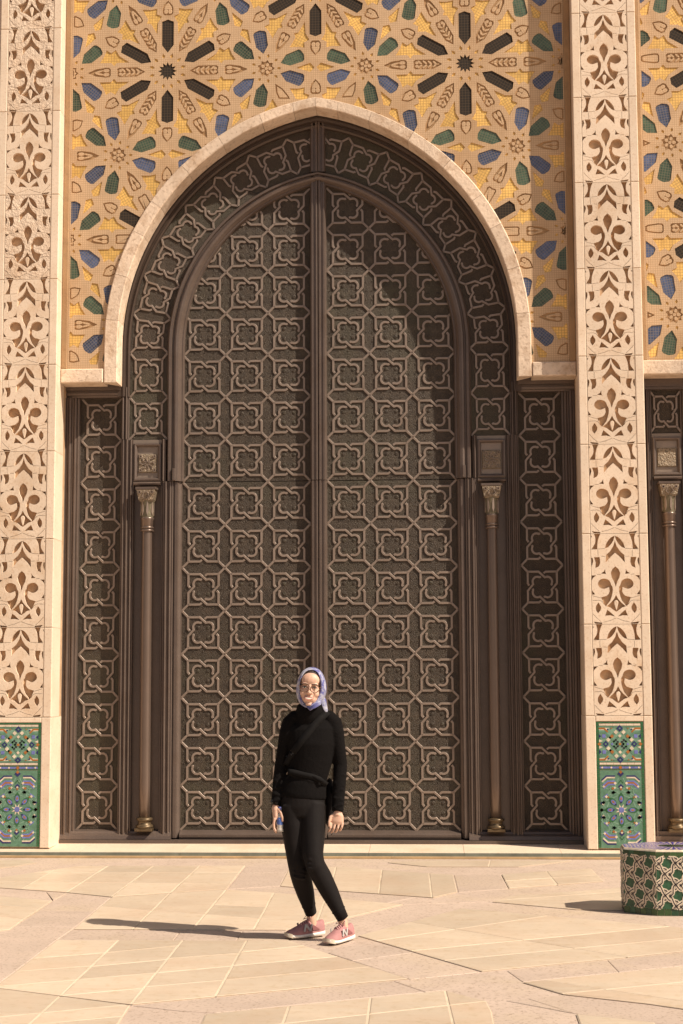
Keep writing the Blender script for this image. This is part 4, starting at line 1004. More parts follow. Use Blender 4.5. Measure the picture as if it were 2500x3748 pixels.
for i in range(8):
    A3, B3 = Vector((*oc[i], 0)), Vector((*oc[(i+1) % 8], 0)); U_ = (B3-A3).normalized(); N_ = Vector((U_.y, -U_.x, 0)); wd = (B3-A3).length
    T3 = lambda u, v, h: tuple(A3+U_*u+Vector((0, 0, v))+N_*h)
    fc = mesh_obj('face', *join(([T3(0.002, 0.047, 0.004), T3(wd-0.002, 0.047, 0.004), T3(wd-0.002, BHT-0.045, 0.004), T3(0.002, BHT-0.045, 0.004), T3(0.002, 0.047, 0), T3(wd-0.002, 0.047, 0), T3(wd-0.002, BHT-0.045, 0), T3(0.002, BHT-0.045, 0)], [(0, 1, 2, 3), (0, 4, 5, 1), (1, 5, 6, 2), (2, 6, 7, 3), (3, 7, 4, 0)])), M_bgr[0], t)
    wh, dk = [], []
    x0, x1, y0, y1 = 0.004, wd-0.004, 0.048, BHT-0.046
    for ci in range(-6, 8):
        for cj in range(-6, 10):
            if (ci+cj) % 2: continue
            cx, cy = 0.5*wd+ci*225*PU, 0.205+cj*225*PU
            for fam in (0, 1):
                pts = QS if fam == 0 else [(-y, x) for x, y in QS]
                pts = [(cx+x*PU, cy+y*PU) for x, y in pts]
                for k_, (p, q) in enumerate(zip(pts, pts[1:])):
                    lv = 0.0013*((fam+(k_ in (0, 1, 5))) % 2)
                    s_ = clipseg(p, q, x0, x1, y0, y1)
                    if not s_: continue
                    r = seg_box(*s_, 72*PU, 0.003, 0.0075+lv, 0.0012)
                    if r: wh.append(([T3(*v) for v in r[0]], r[1]))
                    r = seg_box(*s_, 21*PU, 0.006, 0.0083+lv, 0.0004)
                    if r: dk.append(([T3(*v) for v in r[0]], r[1]))
    tag(mesh_obj('white_strapwork', *join(*wh), M_Z['wh'], fc), kind='stuff'); tag(mesh_obj('dark_strapwork_line', *join(*dk), M_Z['bk'], fc), kind='stuff')
    nt_ = 6
    for k in range(nt_):
        u0, u1 = wd*k/nt_+0.001, wd*(k+1)/nt_-0.001
        for z0_, z1_ in ((0.003, 0.045), (BHT-0.043, BHT-0.014)):
            mesh_obj('green_tile', [T3(u0, z0_, 0.004), T3(u1, z0_, 0.004), T3(u1, z1_, 0.004), T3(u0, z1_, 0.004), T3(u0, z0_, 0), T3(u1, z0_, 0), T3(u1, z1_, 0), T3(u0, z1_, 0)], [(0, 1, 2, 3), (0, 4, 5, 1), (1, 5, 6, 2), (2, 6, 7, 3), (3, 7, 4, 0)], random.choice(M_bgr), fc)
    # top edging of blue and white triangles, two rows
    I3 = lambda u, r: tuple(Vector((*oc[i], 0))*(0)+Vector((BX, BY, BHT+0.0025))+(Vector((*oc[i], 0))*(1-u)+Vector((*oc[(i+1) % 8], 0))*u-Vector((BX, BY, 0)))*r)
    tri = {'pb': [], 'wh': []}
    for rr in range(9):
        ro_, ri_ = 0.965-0.075*rr, 0.965-0.075*(rr+1)
        n_ = 6
        for k in range(n_):
            u0, um, u1 = k/n_, (k+0.5)/n_, (k+1)/n_
            tri['pb'].append(([I3(u0+0.008, ro_), I3(u1-0.008, ro_), I3(um+0.02, ri_+0.012), I3(um-0.02, ri_+0.012)], [(0, 1, 2, 3)]))
            tri['wh'].append(([I3(u1, ro_-0.006), I3(u1+0.45/n_ if k < n_-1 else 1.0, ri_), I3(um+0.06, ri_)], [(0, 1, 2)]))
    for kk, ps in tri.items(): tag(mesh_obj('edging_tiles', *join(*ps), M_Z[kk], t), kind='stuff')
inn = octz(0.28, BHT+0.0025); mesh_obj('seat_tiles', inn, [tuple(range(8))], M_bgr[2], t)

# ================================================================ THE PERSON
PY = -4.74                                                # depth of the standing figure
def at(px, py, y=PY): q = WP(px, py, y); return Vector((q[0], y, q[1]))
M_skin = mat('skin', (0.60, 0.37, 0.265), 0.5, var=0.05, vscale=30, bump=0.05, bscale=200, bdist=0.001, sss=0.08, tint=(0.57, 0.29, 0.21), tscale=14, tamt=0.35)
M_knit = mat('black_waffle_knit', (0.0042, 0.0036, 0.0038), 0.9, var=0.25, vscale=8, spec=0.06, bump=0.5, bscale=25, bdist=0.01, grid=0.0065, gridcol=(0.0105, 0.009, 0.0085), gridw=0.3, gridamt=0.6)
M_pant = mat('black_jersey', (0.0082, 0.0062, 0.0060), 0.75, var=0.15, vscale=10, sheen=0.02, spec=0.15, bump=0.4, bscale=14, bdist=0.01)
M_strapw = mat('black_webbing', (0.008, 0.007, 0.0068), 0.8, var=0.2, vscale=20, spec=0.12)
M_scarf = mat('blue_grey_scarf', (0.37, 0.37, 0.45), 0.5, var=0.25, vscale=14, sheen=0.1, spec=0.35, tint=(0.06, 0.065, 0.25), tscale=22, tamt=0.92, tlo=0.45, thi=0.58, bump=0.5, bscale=16, bdist=0.008, detail=2)
M_hair = mat('dark_brown_hair', (0.028, 0.014, 0.009), 0.45, var=0.4, vscale=40, bump=0.5, bscale=90)
M_brow = mat('brow_hair', (0.06, 0.03, 0.017), 0.7)
M_eyew = mat('eye_white', (0.58, 0.50, 0.44), 0.3); M_iris = mat('iris', (0.035, 0.04, 0.028), 0.2)
M_lip = mat('lips', (0.50, 0.20, 0.155), 0.45); M_teeth = mat('teeth', (0.80, 0.73, 0.62), 0.3); M_mouth = mat('mouth_dark', (0.07, 0.02, 0.015), 0.6)
M_frame = mat('amber_frames', (0.16, 0.07, 0.032), 0.25, var=0.3, vscale=40)
M_rose = mat('rose_mesh_fabric', (0.36, 0.165, 0.16), 0.75, var=0.1, vscale=30, bump=0.3, bscale=120, bdist=0.003)
M_rosed = mat('dark_rose', (0.22, 0.075, 0.075), 0.7); M_lace = mat('rose_laces', (0.50, 0.26, 0.25), 0.8)
M_sole = mat('white_foam_sole', (0.72, 0.66, 0.60), 0.6, var=0.08, vscale=30); M_toe = mat('toe_guard', (0.60, 0.50, 0.38), 0.6)
M_silver = mat('silver_print', (0.40, 0.37, 0.36), 0.4); M_black = mat('black_plastic', (0.012, 0.012, 0.012), 0.35)

def tube(pts, n=18, ax=Vector((1, 0, 0))):
    """pts: (Vector, ra, rb) with ra along ax and rb across, closed ends"""
    V, F = [], []; m = len(pts)
    for i, (p, ra, rb) in enumerate(pts):
        a = pts[max(0, i-1)][0]; b = pts[min(m-1, i+1)][0]; d = (b-a).normalized()
        u = (ax-d*ax.dot(d)).normalized(); v = d.cross(u)
        for k in range(n):
            an = 2*math.pi*k/n; V.append(tuple(p+u*ra*math.cos(an)+v*rb*math.sin(an)))
    for i in range(m-1):
        for k in range(n): F.append((i*n+k, i*n+(k+1) % n, (i+1)*n+(k+1) % n, (i+1)*n+k))
    F.append(tuple(range(n))); F.append(tuple(range((m-1)*n, m*n)))
    return V, F
def ball(c, rx, ry, rz, n=14, m=9):
    V, F = [], []
    V.append((c[0], c[1], c[2]+rz))
    for i in range(1, m):
        t_ = math.pi*i/m
        for k in range(n):
            an = 2*math.pi*k/n; V.append((c[0]+rx*math.sin(t_)*math.cos(an), c[1]+ry*math.sin(t_)*math.sin(an), c[2]+rz*math.cos(t_)))
    V.append((c[0], c[1], c[2]-rz)); L = len(V)-1
    for k in range(n): F.append((0, 1+k, 1+(k+1) % n)); F.append((L, L-n+(k+1) % n, L-n+k))
    for i in range(m-2):
        for k in range(n): F.append((1+i*n+k, 1+(i+1)*n+k, 1+(i+1)*n+(k+1) % n, 1+i*n+(k+1) % n))
    return V, F
def fuse(name, parts, vox, it, m, parent, fac=0.5):
    """one continuous surface grown over overlapping limbs"""
    V, F = join(*parts); me = bpy.data.meshes.new(name); me.from_pydata([tuple(v) for v in V], [], F)
    bm = bmesh.new(); bm.from_mesh(me); bmesh.ops.recalc_face_normals(bm, faces=bm.faces); bm.to_mesh(me); bm.free()
    o = bpy.data.objects.new('tmp', me); COL.objects.link(o)
    r = o.modifiers.new('r', 'REMESH'); r.mode = 'VOXEL'; r.voxel_size = vox; r.use_smooth_shade = True
    if it: s = o.modifiers.new('s', 'SMOOTH'); s.iterations = it; s.factor = fac
    dg = bpy.context.evaluated_depsgraph_get(); m2 = bpy.data.meshes.new_from_object(o.evaluated_get(dg))
    bpy.data.objects.remove(o); m2.materials.clear(); m2.name = name
    m2.polygons.foreach_set('use_smooth', [True]*len(m2.polygons))
    return mo(name, m2, m, parent)
base = GP(1165, 3445)
person = thing('person', (base[0], PY, 0.0), 'smiling woman in black with blue headscarf and glasses standing before the door', 'person')

# --- joints read from the photograph
def shoe_frame(toe, heel, Ln=0.262):
    d = Vector((toe[0]-heel[0], toe[1]-heel[1], 0)).normalized(); mid_ = Vector(((toe[0]+heel[0])/2, (toe[1]+heel[1])/2, 0))
    return mid_-d*Ln/2, d
SHOE_L, SHOE_R = (GP(1046, 3440), GP(1183, 3426)), (GP(1196, 3463), GP(1286, 3440))
(oL, dL), (oR, dR) = shoe_frame(*SHOE_L), shoe_frame(*SHOE_R)
aL, aR = oL+dL*0.262*0.27, oR+dR*0.262*0.27               # where the ankles enter the shoes
hipL, kneL, ankL = at(1068, 2960), at(1092, 3180, PY-0.03), Vector((aL.x+dL.x*0.020, aL.y+dL.y*0.012, 0.158))
hipR, kneR, ankR = at(1146, 2960), at(1146, 3150, PY-0.10), Vector((aR.x+dR.x*0.034, aR.y+dR.y*0.012, 0.150))
shL, elL, wrL = at(1060, 2640), at(1030, 2799, PY+0.015), at(1010, 2945, PY-0.03)
shR, elR, wrR = at(1222, 2640), at(1246, 2800, PY+0.02), at(1236, 2968, PY-0.05)
neckb, pelv, chest, waist = at(1136, 2632), at(1108, 2915), at(1140, 2720), at(1118, 2830)

# --- head in its own frame, slightly tilted
HC_ = at(1136, 2516, PY-0.035)
HROT = Matrix.Rotation(rad(5.0), 4, 'Y') @ Matrix.Rotation(rad(2), 4, 'Z') @ Matrix.Rotation(rad(0), 4, 'X')
def H(v): return HC_ + (HROT @ Vector(v))
def hparts(ps): return [([tuple(H(v)) for v in V], F) for V, F in ps]
head = [ball((0, 0.012, 0.037), 0.071, 0.092, 0.083), ball((0, -0.022, -0.028), 0.065, 0.068, 0.085), ball((0, -0.032, -0.068), 0.055, 0.055, 0.044),
        ball((0, -0.077, -0.100), 0.020, 0.016, 0.014), ball((0.035, -0.056, -0.036), 0.025, 0.024, 0.024), ball((-0.035, -0.056, -0.036), 0.025, 0.024, 0.024),
        ball((0, -0.060, 0.045), 0.056, 0.035, 0.045), ball((0.028, -0.081, 0.020), 0.024, 0.011, 0.008), ball((-0.028, -0.081, 0.020), 0.024, 0.011, 0.008),
        ball((0, -0.089, 0.004), 0.009, 0.010, 0.014), ball((0, -0.096, -0.014), 0.0095, 0.011, 0.014), ball((0, -0.104, -0.030), 0.0125, 0.013, 0.011), ball((0.011, -0.096, -0.034), 0.009, 0.010, 0.008), ball((-0.011, -0.096, -0.034), 0.009, 0.010, 0.008),
        ball((0, -0.084, -0.066), 0.030, 0.014, 0.022), ball((0.072, 0.01, -0.005), 0.008, 0.018, 0.028), ball((-0.072, 0.01, -0.005), 0.008, 0.018, 0.028)]
parts = hparts(head)
parts.append(tube([(H((0, 0.025, -0.03)), 0.052, 0.052), (H((0, 0.02, -0.10)), 0.050, 0.052), (neckb+Vector((0, 0.01, 0.0)), 0.055, 0.055), (neckb+Vector((0, 0.01, -0.05)), 0.07, 0.06)]))
parts.append(tube([(neckb+Vector((0, 0, -0.01)), 0.06, 0.05), (chest+Vector((0, 0, 0.05)), 0.115, 0.075), (chest, 0.115, 0.08), (waist, 0.10, 0.07), (pelv, 0.125, 0.08), (at(1105, 2965), 0.11, 0.075)]))
def arm(sh, el, wr, r):
    return tube([(sh+Vector((0, 0, 0.01)), r*1.0, r), ((sh+el)/2, r*0.95, r*0.95), (el, r*0.8, r*0.8), (el*0.45+wr*0.55, r*0.72, r*0.72), (wr, r*0.56, r*0.5), (wr+(wr-el).normalized()*0.03, r*0.62, r*0.5)])
parts += [arm(shL, elL, wrL, 0.036), arm(shR, elR, wrR, 0.036)]
parts += [tube([(hipL, 0.06, 0.06), (kneL, 0.042, 0.042), (ankL, 0.028, 0.031), (aL+Vector((0, 0, 0.05)), 0.028, 0.036)]), tube([(hipR, 0.06, 0.06), (kneR, 0.042, 0.042), (ankR, 0.028, 0.031), (aR+Vector((0, 0, 0.05)), 0.028, 0.036)])]
def finger(root, dirs, lens, rr):
    p = Vector(root); pts = [(p, rr, rr)]
    for d, l in zip(dirs, lens): p = p+Vector(d).normalized()*l; pts.append((p.copy(), rr*0.96, rr*0.96)); rr *= 0.93
    e = pts[-1][0]
    return [tube(pts, 10, Vector((0.7, 0.7, 0.1))), ball(e, rr, rr, rr, 8, 6)]
# hand hanging beside the hip on the bench side: back of the hand forward, fingers loosely curled
px_ = 1/595.0
pm = wrR+Vector((-0.002, 0.0, -0.050))
parts.append(tube([(wrR+Vector((0, 0, -0.005)), 0.024, 0.017), (wrR+Vector((0.0, -0.004, -0.03)), 0.036, 0.016), (wrR+Vector((-0.002, -0.006, -0.062)), 0.040, 0.0155), (wrR+Vector((-0.004, -0.004, -0.078)), 0.036, 0.013)]))
for k, (dx, ln) in enumerate(((0.034, 0.8), (0.0115, 0.97), (-0.0115, 1.0), (-0.034, 0.9))):
    parts += finger(wrR+Vector((dx-0.003, -0.008, -0.072)), [(-0.25, -0.30, -1), (-0.45, 0.45, -1), (-0.5, 1.0, -0.35)], [0.032*ln, 0.026*ln, 0.018*ln], 0.0080)
parts += finger(wrR+Vector((-0.028, -0.006, -0.020)), [(-0.75, -0.35, -0.75), (-0.25, -0.2, -1), (0.0, 0.1, -1)], [0.024, 0.030, 0.022], 0.0098)
# hand holding the bottle against the thigh: fingers point down round the bottle
BC = at(1026, 3012, wrL.y-0.02)
parts.append(tube([(wrL+Vector((0, 0, -0.005)), 0.021, 0.019), (wrL+Vector((0.002, -0.004, -0.03)), 0.024, 0.030), (wrL+Vector((0.002, -0.006, -0.066)), 0.021, 0.036), (wrL+Vector((0.004, -0.004, -0.085)), 0.017, 0.034)]))
for k, (dy, ln) in enumerate(((-0.030, 0.92), (-0.010, 1.05), (0.011, 1.0), (0.030, 0.85))):
    parts += finger(wrL+Vector((-0.004, dy-0.006, -0.078)), [(-0.18, 0, -1), (0.10, 0, -1), (0.55, 0, -1)], [0.038*ln, 0.028*ln, 0.020*ln], 0.0082)
parts += finger(wrL+Vector((0.016, -0.024, -0.024)), [(0.75, -0.45, -0.9), (0.35, -0.2, -1), (0.1, 0.1, -1)], [0.028, 0.030, 0.022], 0.0098)
body = fuse('body', parts, 0.0032, 3, M_skin, person)
bm = bmesh.new(); bm.from_mesh(body.data); hv = [v for v in bm.verts if v.co.z > neckb.z+0.05]
for _ in range(5): bmesh.ops.smooth_vert(bm, verts=hv, factor=0.5, use_axis_x=True, use_axis_y=True, use_axis_z=True)
bm.to_mesh(body.data); bm.free()

# --- clothes
sw = [tube([(neckb+Vector((0, -0.002, 0.094)), 0.070, 0.068), (neckb+Vector((0, -0.002, 0.084)), 0.082, 0.082), (neckb+Vector((0, 0.0, 0.05)), 0.090, 0.088), (neckb+Vector((0.002, 0.004, 0.01)), 0.093, 0.088), (neckb+Vector((0.002, 0.006, -0.025)), 0.105, 0.080)], 24),
      tube([(neckb+Vector((0.0, 0.01, -0.004)), 0.085, 0.066), (neckb+Vector((0.002, 0.012, -0.03)), 0.142, 0.078), (at(1141, 2672), 0.158, 0.090), (at(1141, 2720), 0.149, 0.106), (at(1136, 2780), 0.135, 0.098), (at(1124, 2838), 0.126, 0.088), (at(1114, 2870), 0.140, 0.098), (at(1108, 2905), 0.149, 0.102), (at(1107, 2920), 0.147, 0.098)], 28)]
def sleeve(sh, el, wr, r0, r1, r2):
    d = (wr-el).normalized()
    sg = 1 if sh.x > neckb.x else -1
    return tube([(sh+Vector((-sg*0.075, 0.012, 0.046)), r0*0.5, r0*0.7), (sh+Vector((-sg*0.035, 0.010, 0.026)), r0*0.86, r0*0.95), (sh+Vector((-sg*0.002, 0.008, -0.008)), r0*0.99, r0*1.02), (sh*0.75+el*0.25, r0*1.02, r0*1.05), (sh*0.4+el*0.6, r1*1.08, r1*1.08), (el, r1, r1), (el*0.6+wr*0.4, r1*0.95, r1*0.95), (el*0.2+wr*0.8, r2*1.08, r2*1.05), (wr+d*0.004, r2, r2*0.95)], 20)
sw += [sleeve(shL, elL, wrL, 0.050, 0.042, 0.031), sleeve(shR, elR, wrR, 0.052, 0.043, 0.035)]
# soft folds: small rolls of cloth over the surface
rng = random.Random(3)
def roll(p, q, r): return tube([(p, r*0.4, r*0.4), (p*0.7+q*0.3, r, r), (p*0.3+q*0.7, r, r), (q, r*0.4, r*0.4)], 8, Vector((0.1, 1, 0.1)))
for s_, e_, w_ in ((shL, elL, wrL), (shR, elR, wrR)):
    for k in range(5):
        f = 0.25+0.16*k; c = e_*(1-f)+w_*f; sd = 1 if k % 2 else -1
        sw.append(roll(c+Vector((-0.034, -0.030, 0.010*sd)), c+Vector((0.034, -0.030, -0.012*sd)), 0.011))
for k in range(6):
    c = at(1110+6*k, 2838+8*(k % 3), PY-0.088); sw.append(roll(c+Vector((-0.10+0.02*k, 0.012, 0.012)), c+Vector((0.02+0.012*k, -0.002, -0.014)), 0.010))
sweater = fuse('sweater', sw, 0.0055, 5, M_knit, person)
pts_ = [tube([(at(1108, 2885), 0.125, 0.086), (at(1106, 2915), 0.140, 0.096), (at(1106, 2950), 0.143, 0.100), (at(1108, 2985), 0.128, 0.092)], 26)]
def leg(a, k, b, x):
    V_ = Vector
    return tube([(a+V_((0, 0, 0.02)), 0.080, 0.090), (a*0.72+k*0.28, 0.078, 0.086), (a*0.4+k*0.6, 0.070, 0.076), (k*0.9+a*0.1, 0.062, 0.067), (k*0.92+b*0.08, 0.060, 0.065), (k*0.7+b*0.3+V_((0, 0.012, 0)), 0.061, 0.067), (k*0.4+b*0.6+V_((0, 0.012, 0)), 0.054, 0.060), (k*0.14+b*0.86, 0.042, 0.047), (k*0.06+b*0.94, 0.037, 0.041)], 22)
pts_ += [leg(hipL, kneL, ankL, 0), leg(hipR, kneR, ankR, 0)]
for kk, s_ in ((kneL, -1), (kneR, 1)):
    for j in range(3): pts_.append(roll(kk+Vector((-0.030, -0.055, 0.016-0.026*j)), kk+Vector((0.050, -0.040, -0.010-0.024*j)), 0.010))
for hh in (hipL, hipR): pts_.append(roll(hh+Vector((-0.05, -0.075, 0.03)), hh+Vector((0.04, -0.075, -0.02)), 0.010))
pants = fuse('trousers', pts_, 0.006, 5, M_pant, person)
for k_, a in ((kneL, ankL), (kneR, ankR)):
    d = (a-k_).normalized()
    mesh_obj('trouser_cuff', *tube([(a-d*0.050, 0.040, 0.044), (a-d*0.044, 0.044, 0.048), (a-d*0.036, 0.040, 0.044), (a+d*0.014, 0.036, 0.041), (a+d*0.016, 0.031, 0.035)], 20), M_pant, person, True)

# --- hair, scarf
V, F = ball((0, 0.012, 0.035), 0.0748, 0.0960, 0.0868, 28, 18)
keep = [i for i, v in enumerate(V) if (v[2] > 0.078+0.25*max(0, -0.045-v[1])*0-0.35*abs(v[0]) or v[1] > -0.045)]
ks = set(keep); F = [f for f in F if all(i in ks for i in f)]
idx = {i: n for n, i in enumerate(keep)}
mesh_obj('hair', [tuple(H(V[i])) for i in keep], [tuple(idx[i] for i in f) for f in F], M_hair, person, True)
rim = [(0.003, 0.113), (0.040, 0.097), (0.060, 0.060), (0.068, 0.010), (0.062, -0.040), (0.044, -0.086), (0.0, -0.118), (-0.040, -0.090), (-0.060, -0.040), (-0.066, 0.010), (-0.059, 0.060), (-0.038, 0.097)]
out = [(0.004, 0.124), (0.052, 0.108), (0.082, 0.062), (0.099, 0.005), (0.098, -0.045), (0.074, -0.094), (0.008, -0.136), (-0.050, -0.114), (-0.082, -0.060), (-0.087, 0.0), (-0.077, 0.060), (-0.047, 0.107)]
def ringy(base, sc, ys): return [(x*sc, ys[i] if isinstance(ys, list) else ys, z*sc) for i, (x, z) in enumerate(base)]
yf = [-0.050, -0.060, -0.064, -0.060, -0.058, -0.066, -0.088, -0.072, -0.060, -0.060, -0.064, -0.060]
mid = [((a[0]+b[0])/2*1.02, (a[1]+b[1])/2*1.02) for a, b in zip(rim, out)]
rings = [[(x*0.97, yf[i]+0.012, z*0.97) for i, (x, z) in enumerate(rim)], ringy(rim, 1.0, yf), ringy(mid, 1.0, [y+0.006 for y in yf]), [(x*1.02, yf[i]*0.35, z*1.035) for i, (x, z) in enumerate(out)], [(x*1.03, 0.035, z*1.04+0.002) for x, z in out], [(x*0.95, 0.085, z*0.94+0.012) for x, z in out], [(x*0.55, 0.115, z*0.6+0.01) for x, z in out], [(x*0.1, 0.122, z*0.1+0.01) for x, z in out]]
V = [tuple(H(v)) for r in rings for v in r]; n = 12
F = [(l*n+i, l*n+(i+1) % n, (l+1)*n+(i+1) % n, (l+1)*n+i) for l in range(len(rings)-1) for i in range(n)]+[tuple(range((len(rings)-1)*n, len(rings)*n))]
def subsurf(o, lv=2):
    md = o.modifiers.new('s', 'SUBSURF'); md.levels = lv; md.render_levels = lv
    return o
scarf = subsurf(mesh_obj('headscarf', V, F, M_scarf, person, True), 2)
def ribbon(pts, th=0.004):
    """pts: list of (left, right) points, thickened"""
    V, F = [], []; n_ = len(pts)
    for a, b in pts: V += [tuple(a), tuple(b), tuple(b+Vector((0, th, 0))), tuple(a+Vector((0, th, 0)))]
    for i in range(n_-1):
        for k in range(4): F.append((i*4+k, i*4+(k+1) % 4, i*4+4+(k+1) % 4, i*4+4+k))
    F += [(0, 1, 2, 3), tuple(range(4*n_-4, 4*n_))]
    return V, F
V, F = ribbon([(H((0.060, 0.0, -0.050)), H((0.100, 0.01, -0.045))), (H((0.070, -0.01, -0.085)), H((0.108, 0.0, -0.085))), (H((0.082, -0.012, -0.118)), H((0.116, 0.0, -0.112))), (H((0.105, -0.008, -0.150)), H((0.124, 0.0, -0.143)))], 0.008)
subsurf(mesh_obj('scarf_tail', V, F, M_scarf, scarf, True), 1)
kn = []
for k in range(4):
    kn.append(tube([(H((-0.03+0.01*k, -0.074, -0.104-0.006*k)), 0.004, 0.004), (H((0.012, -0.092, -0.121-0.004*k)), 0.006, 0.007), (H((0.048, -0.080, -0.098-0.006*k+0.004)), 0.006, 0.006), (H((0.074, -0.05, -0.075-0.006*k)), 0.004, 0.004)], 8))
mesh_obj('scarf_folds', *join(*kn), M_scarf, scarf, True)

# --- face details
def part(name, geo, m, par=person): return mesh_obj(name, [tuple(H(v)) for v in geo[0]], geo[1], m, par, True)
for s_ in (-1, 1):
    e = part('eye', ball((s_*0.031, -0.0815, -0.001), 0.0125, 0.0085, 0.0044, 14, 8), M_eyew)
    part('iris', ball((s_*0.031, -0.0872, -0.0005), 0.0050, 0.0034, 0.0044, 12, 8), M_iris, e)
    lid = [(s_*0.031+0.0155*math.cos(q), -0.0865-0.002*math.sin(q), -0.001+0.0060*math.sin(q)) for q in [math.pi*i/8 for i in range(9)]]
    part('eyelid', tube([(Vector(v), 0.0022, 0.0022) for v in lid], 6, Vector((0, 1, 0))), M_brow, e)
    br = [(s_*0.012, -0.094, 0.0175), (s_*0.026, -0.0955, 0.0225), (s_*0.040, -0.090, 0.0215), (s_*0.052, -0.078, 0.014)]
    part('eyebrow', tube([(Vector(v), 0.0016+0.0006*(i in (1, 2)), 0.0026) for i, v in enumerate(br)], 8, Vector((0, 1, 0))), M_brow)
def curve_y(x): return -0.0985+0.055*abs(x)**1.0*0.9
mx = [-0.029+0.058*i/10 for i in range(11)]
def bow(x, d): return -d*(1-(x/0.029)**2)                 # smile: the middle hangs lower than the corners
mouth = part('mouth', tube([(Vector((x, curve_y(x)+0.002, -0.0600+bow(x, 0.009))), 0.0035, 0.0070*(1-(x/0.031)**2)+0.0006) for x in mx], 10, Vector((0, 1, 0))), M_mouth)
part('teeth', tube([(Vector((x*0.84, curve_y(x)-0.0014, -0.0592+bow(x, 0.0075))), 0.0025, 0.0048*(1-(x/0.033)**2)+0.0006) for x in mx], 10, Vector((0, 1, 0))), M_teeth, mouth)
part('upper_lip', tube([(Vector((x*1.06, curve_y(x)-0.001, -0.0560+bow(x, 0.0030))), 0.0026, 0.0022) for x in mx], 8, Vector((0, 1, 0))), M_lip, mouth)
part('lower_lip', tube([(Vector((x*1.02, curve_y(x)-0.001, -0.0590+bow(x, 0.0165))), 0.0030, 0.0030) for x in mx], 8, Vector((0, 1, 0))), M_lip, mouth)

# --- glasses
gl = []
for s_ in (-1, 1):
    loop = [(s_*0.0325+0.0265*math.cos(q), -0.106+0.012*abs(math.cos(q))*(1 if s_*math.cos(q) > 0 else 0), -0.005+(0.0235 if math.sin(q) < 0 else 0.0195)*math.sin(q)) for q in [2*math.pi*i/20 for i in range(21)]]
    gl.append(tube([(Vector(v), 0.0021, 0.0021) for v in loop], 6, Vector((0, 1, 0))))
    gl.append(tube([(Vector((s_*0.059, -0.094, 0.004)), 0.0018, 0.0026), (Vector((s_*0.066, -0.085, 0.005)), 0.0018, 0.0028), (Vector((s_*0.071, -0.02, 0.004)), 0.0015, 0.002)], 6, Vector((0, 0, 1))))
gl.append(tube([(Vector((-0.007, -0.108, 0.001)), 0.0018, 0.0018), (Vector((0, -0.111, 0.004)), 0.0018, 0.0018), (Vector((0.007, -0.108, 0.001)), 0.0018, 0.0018)], 6, Vector((0, 1, 0))))
glasses = part('glasses', join(*gl), M_frame)
M_lens = bpy.data.materials.new('spectacle_lens'); M_lens.use_nodes = True; nt = M_lens.node_tree; nt.nodes.clear()
o_ = nt.nodes.new('ShaderNodeOutputMaterial'); mx_ = nt.nodes.new('ShaderNodeMixShader'); tr = nt.nodes.new('ShaderNodeBsdfTransparent'); gs = nt.nodes.new('ShaderNodeBsdfGlossy'); gs.inputs['Roughness'].default_value = 0.02
mx_.inputs[0].default_value = 0.06; nt.links.new(tr.outputs[0], mx_.inputs[1]); nt.links.new(gs.outputs[0], mx_.inputs[2]); nt.links.new(mx_.outputs[0], o_.inputs[0])
for s_ in (-1, 1):
    V = [(s_*0.0325, -0.1075, -0.005)]+[(s_*0.0325+0.0255*math.cos(q), -0.106+0.011*abs(math.cos(q))*(1 if s_*math.cos(q) > 0 else 0), -0.005+(0.0225 if math.sin(q) < 0 else 0.0185)*math.sin(q)) for q in [2*math.pi*i/20 for i in range(20)]]
    part('lens', (V, [(0, 1+i, 1+(i+1) % 20) for i in range(20)]), M_lens, glasses)

# --- watch
mesh_obj('watch', *join(tube([(wrL+Vector((0.0, 0, 0.028)), 0.030, 0.030), (wrL+Vector((-0.001, 0, 0.010)), 0.030, 0.030)], 16), ball(wrL+Vector((-0.020, -0.020, 0.018)), 0.014, 0.012, 0.014)), M_black, person, True)

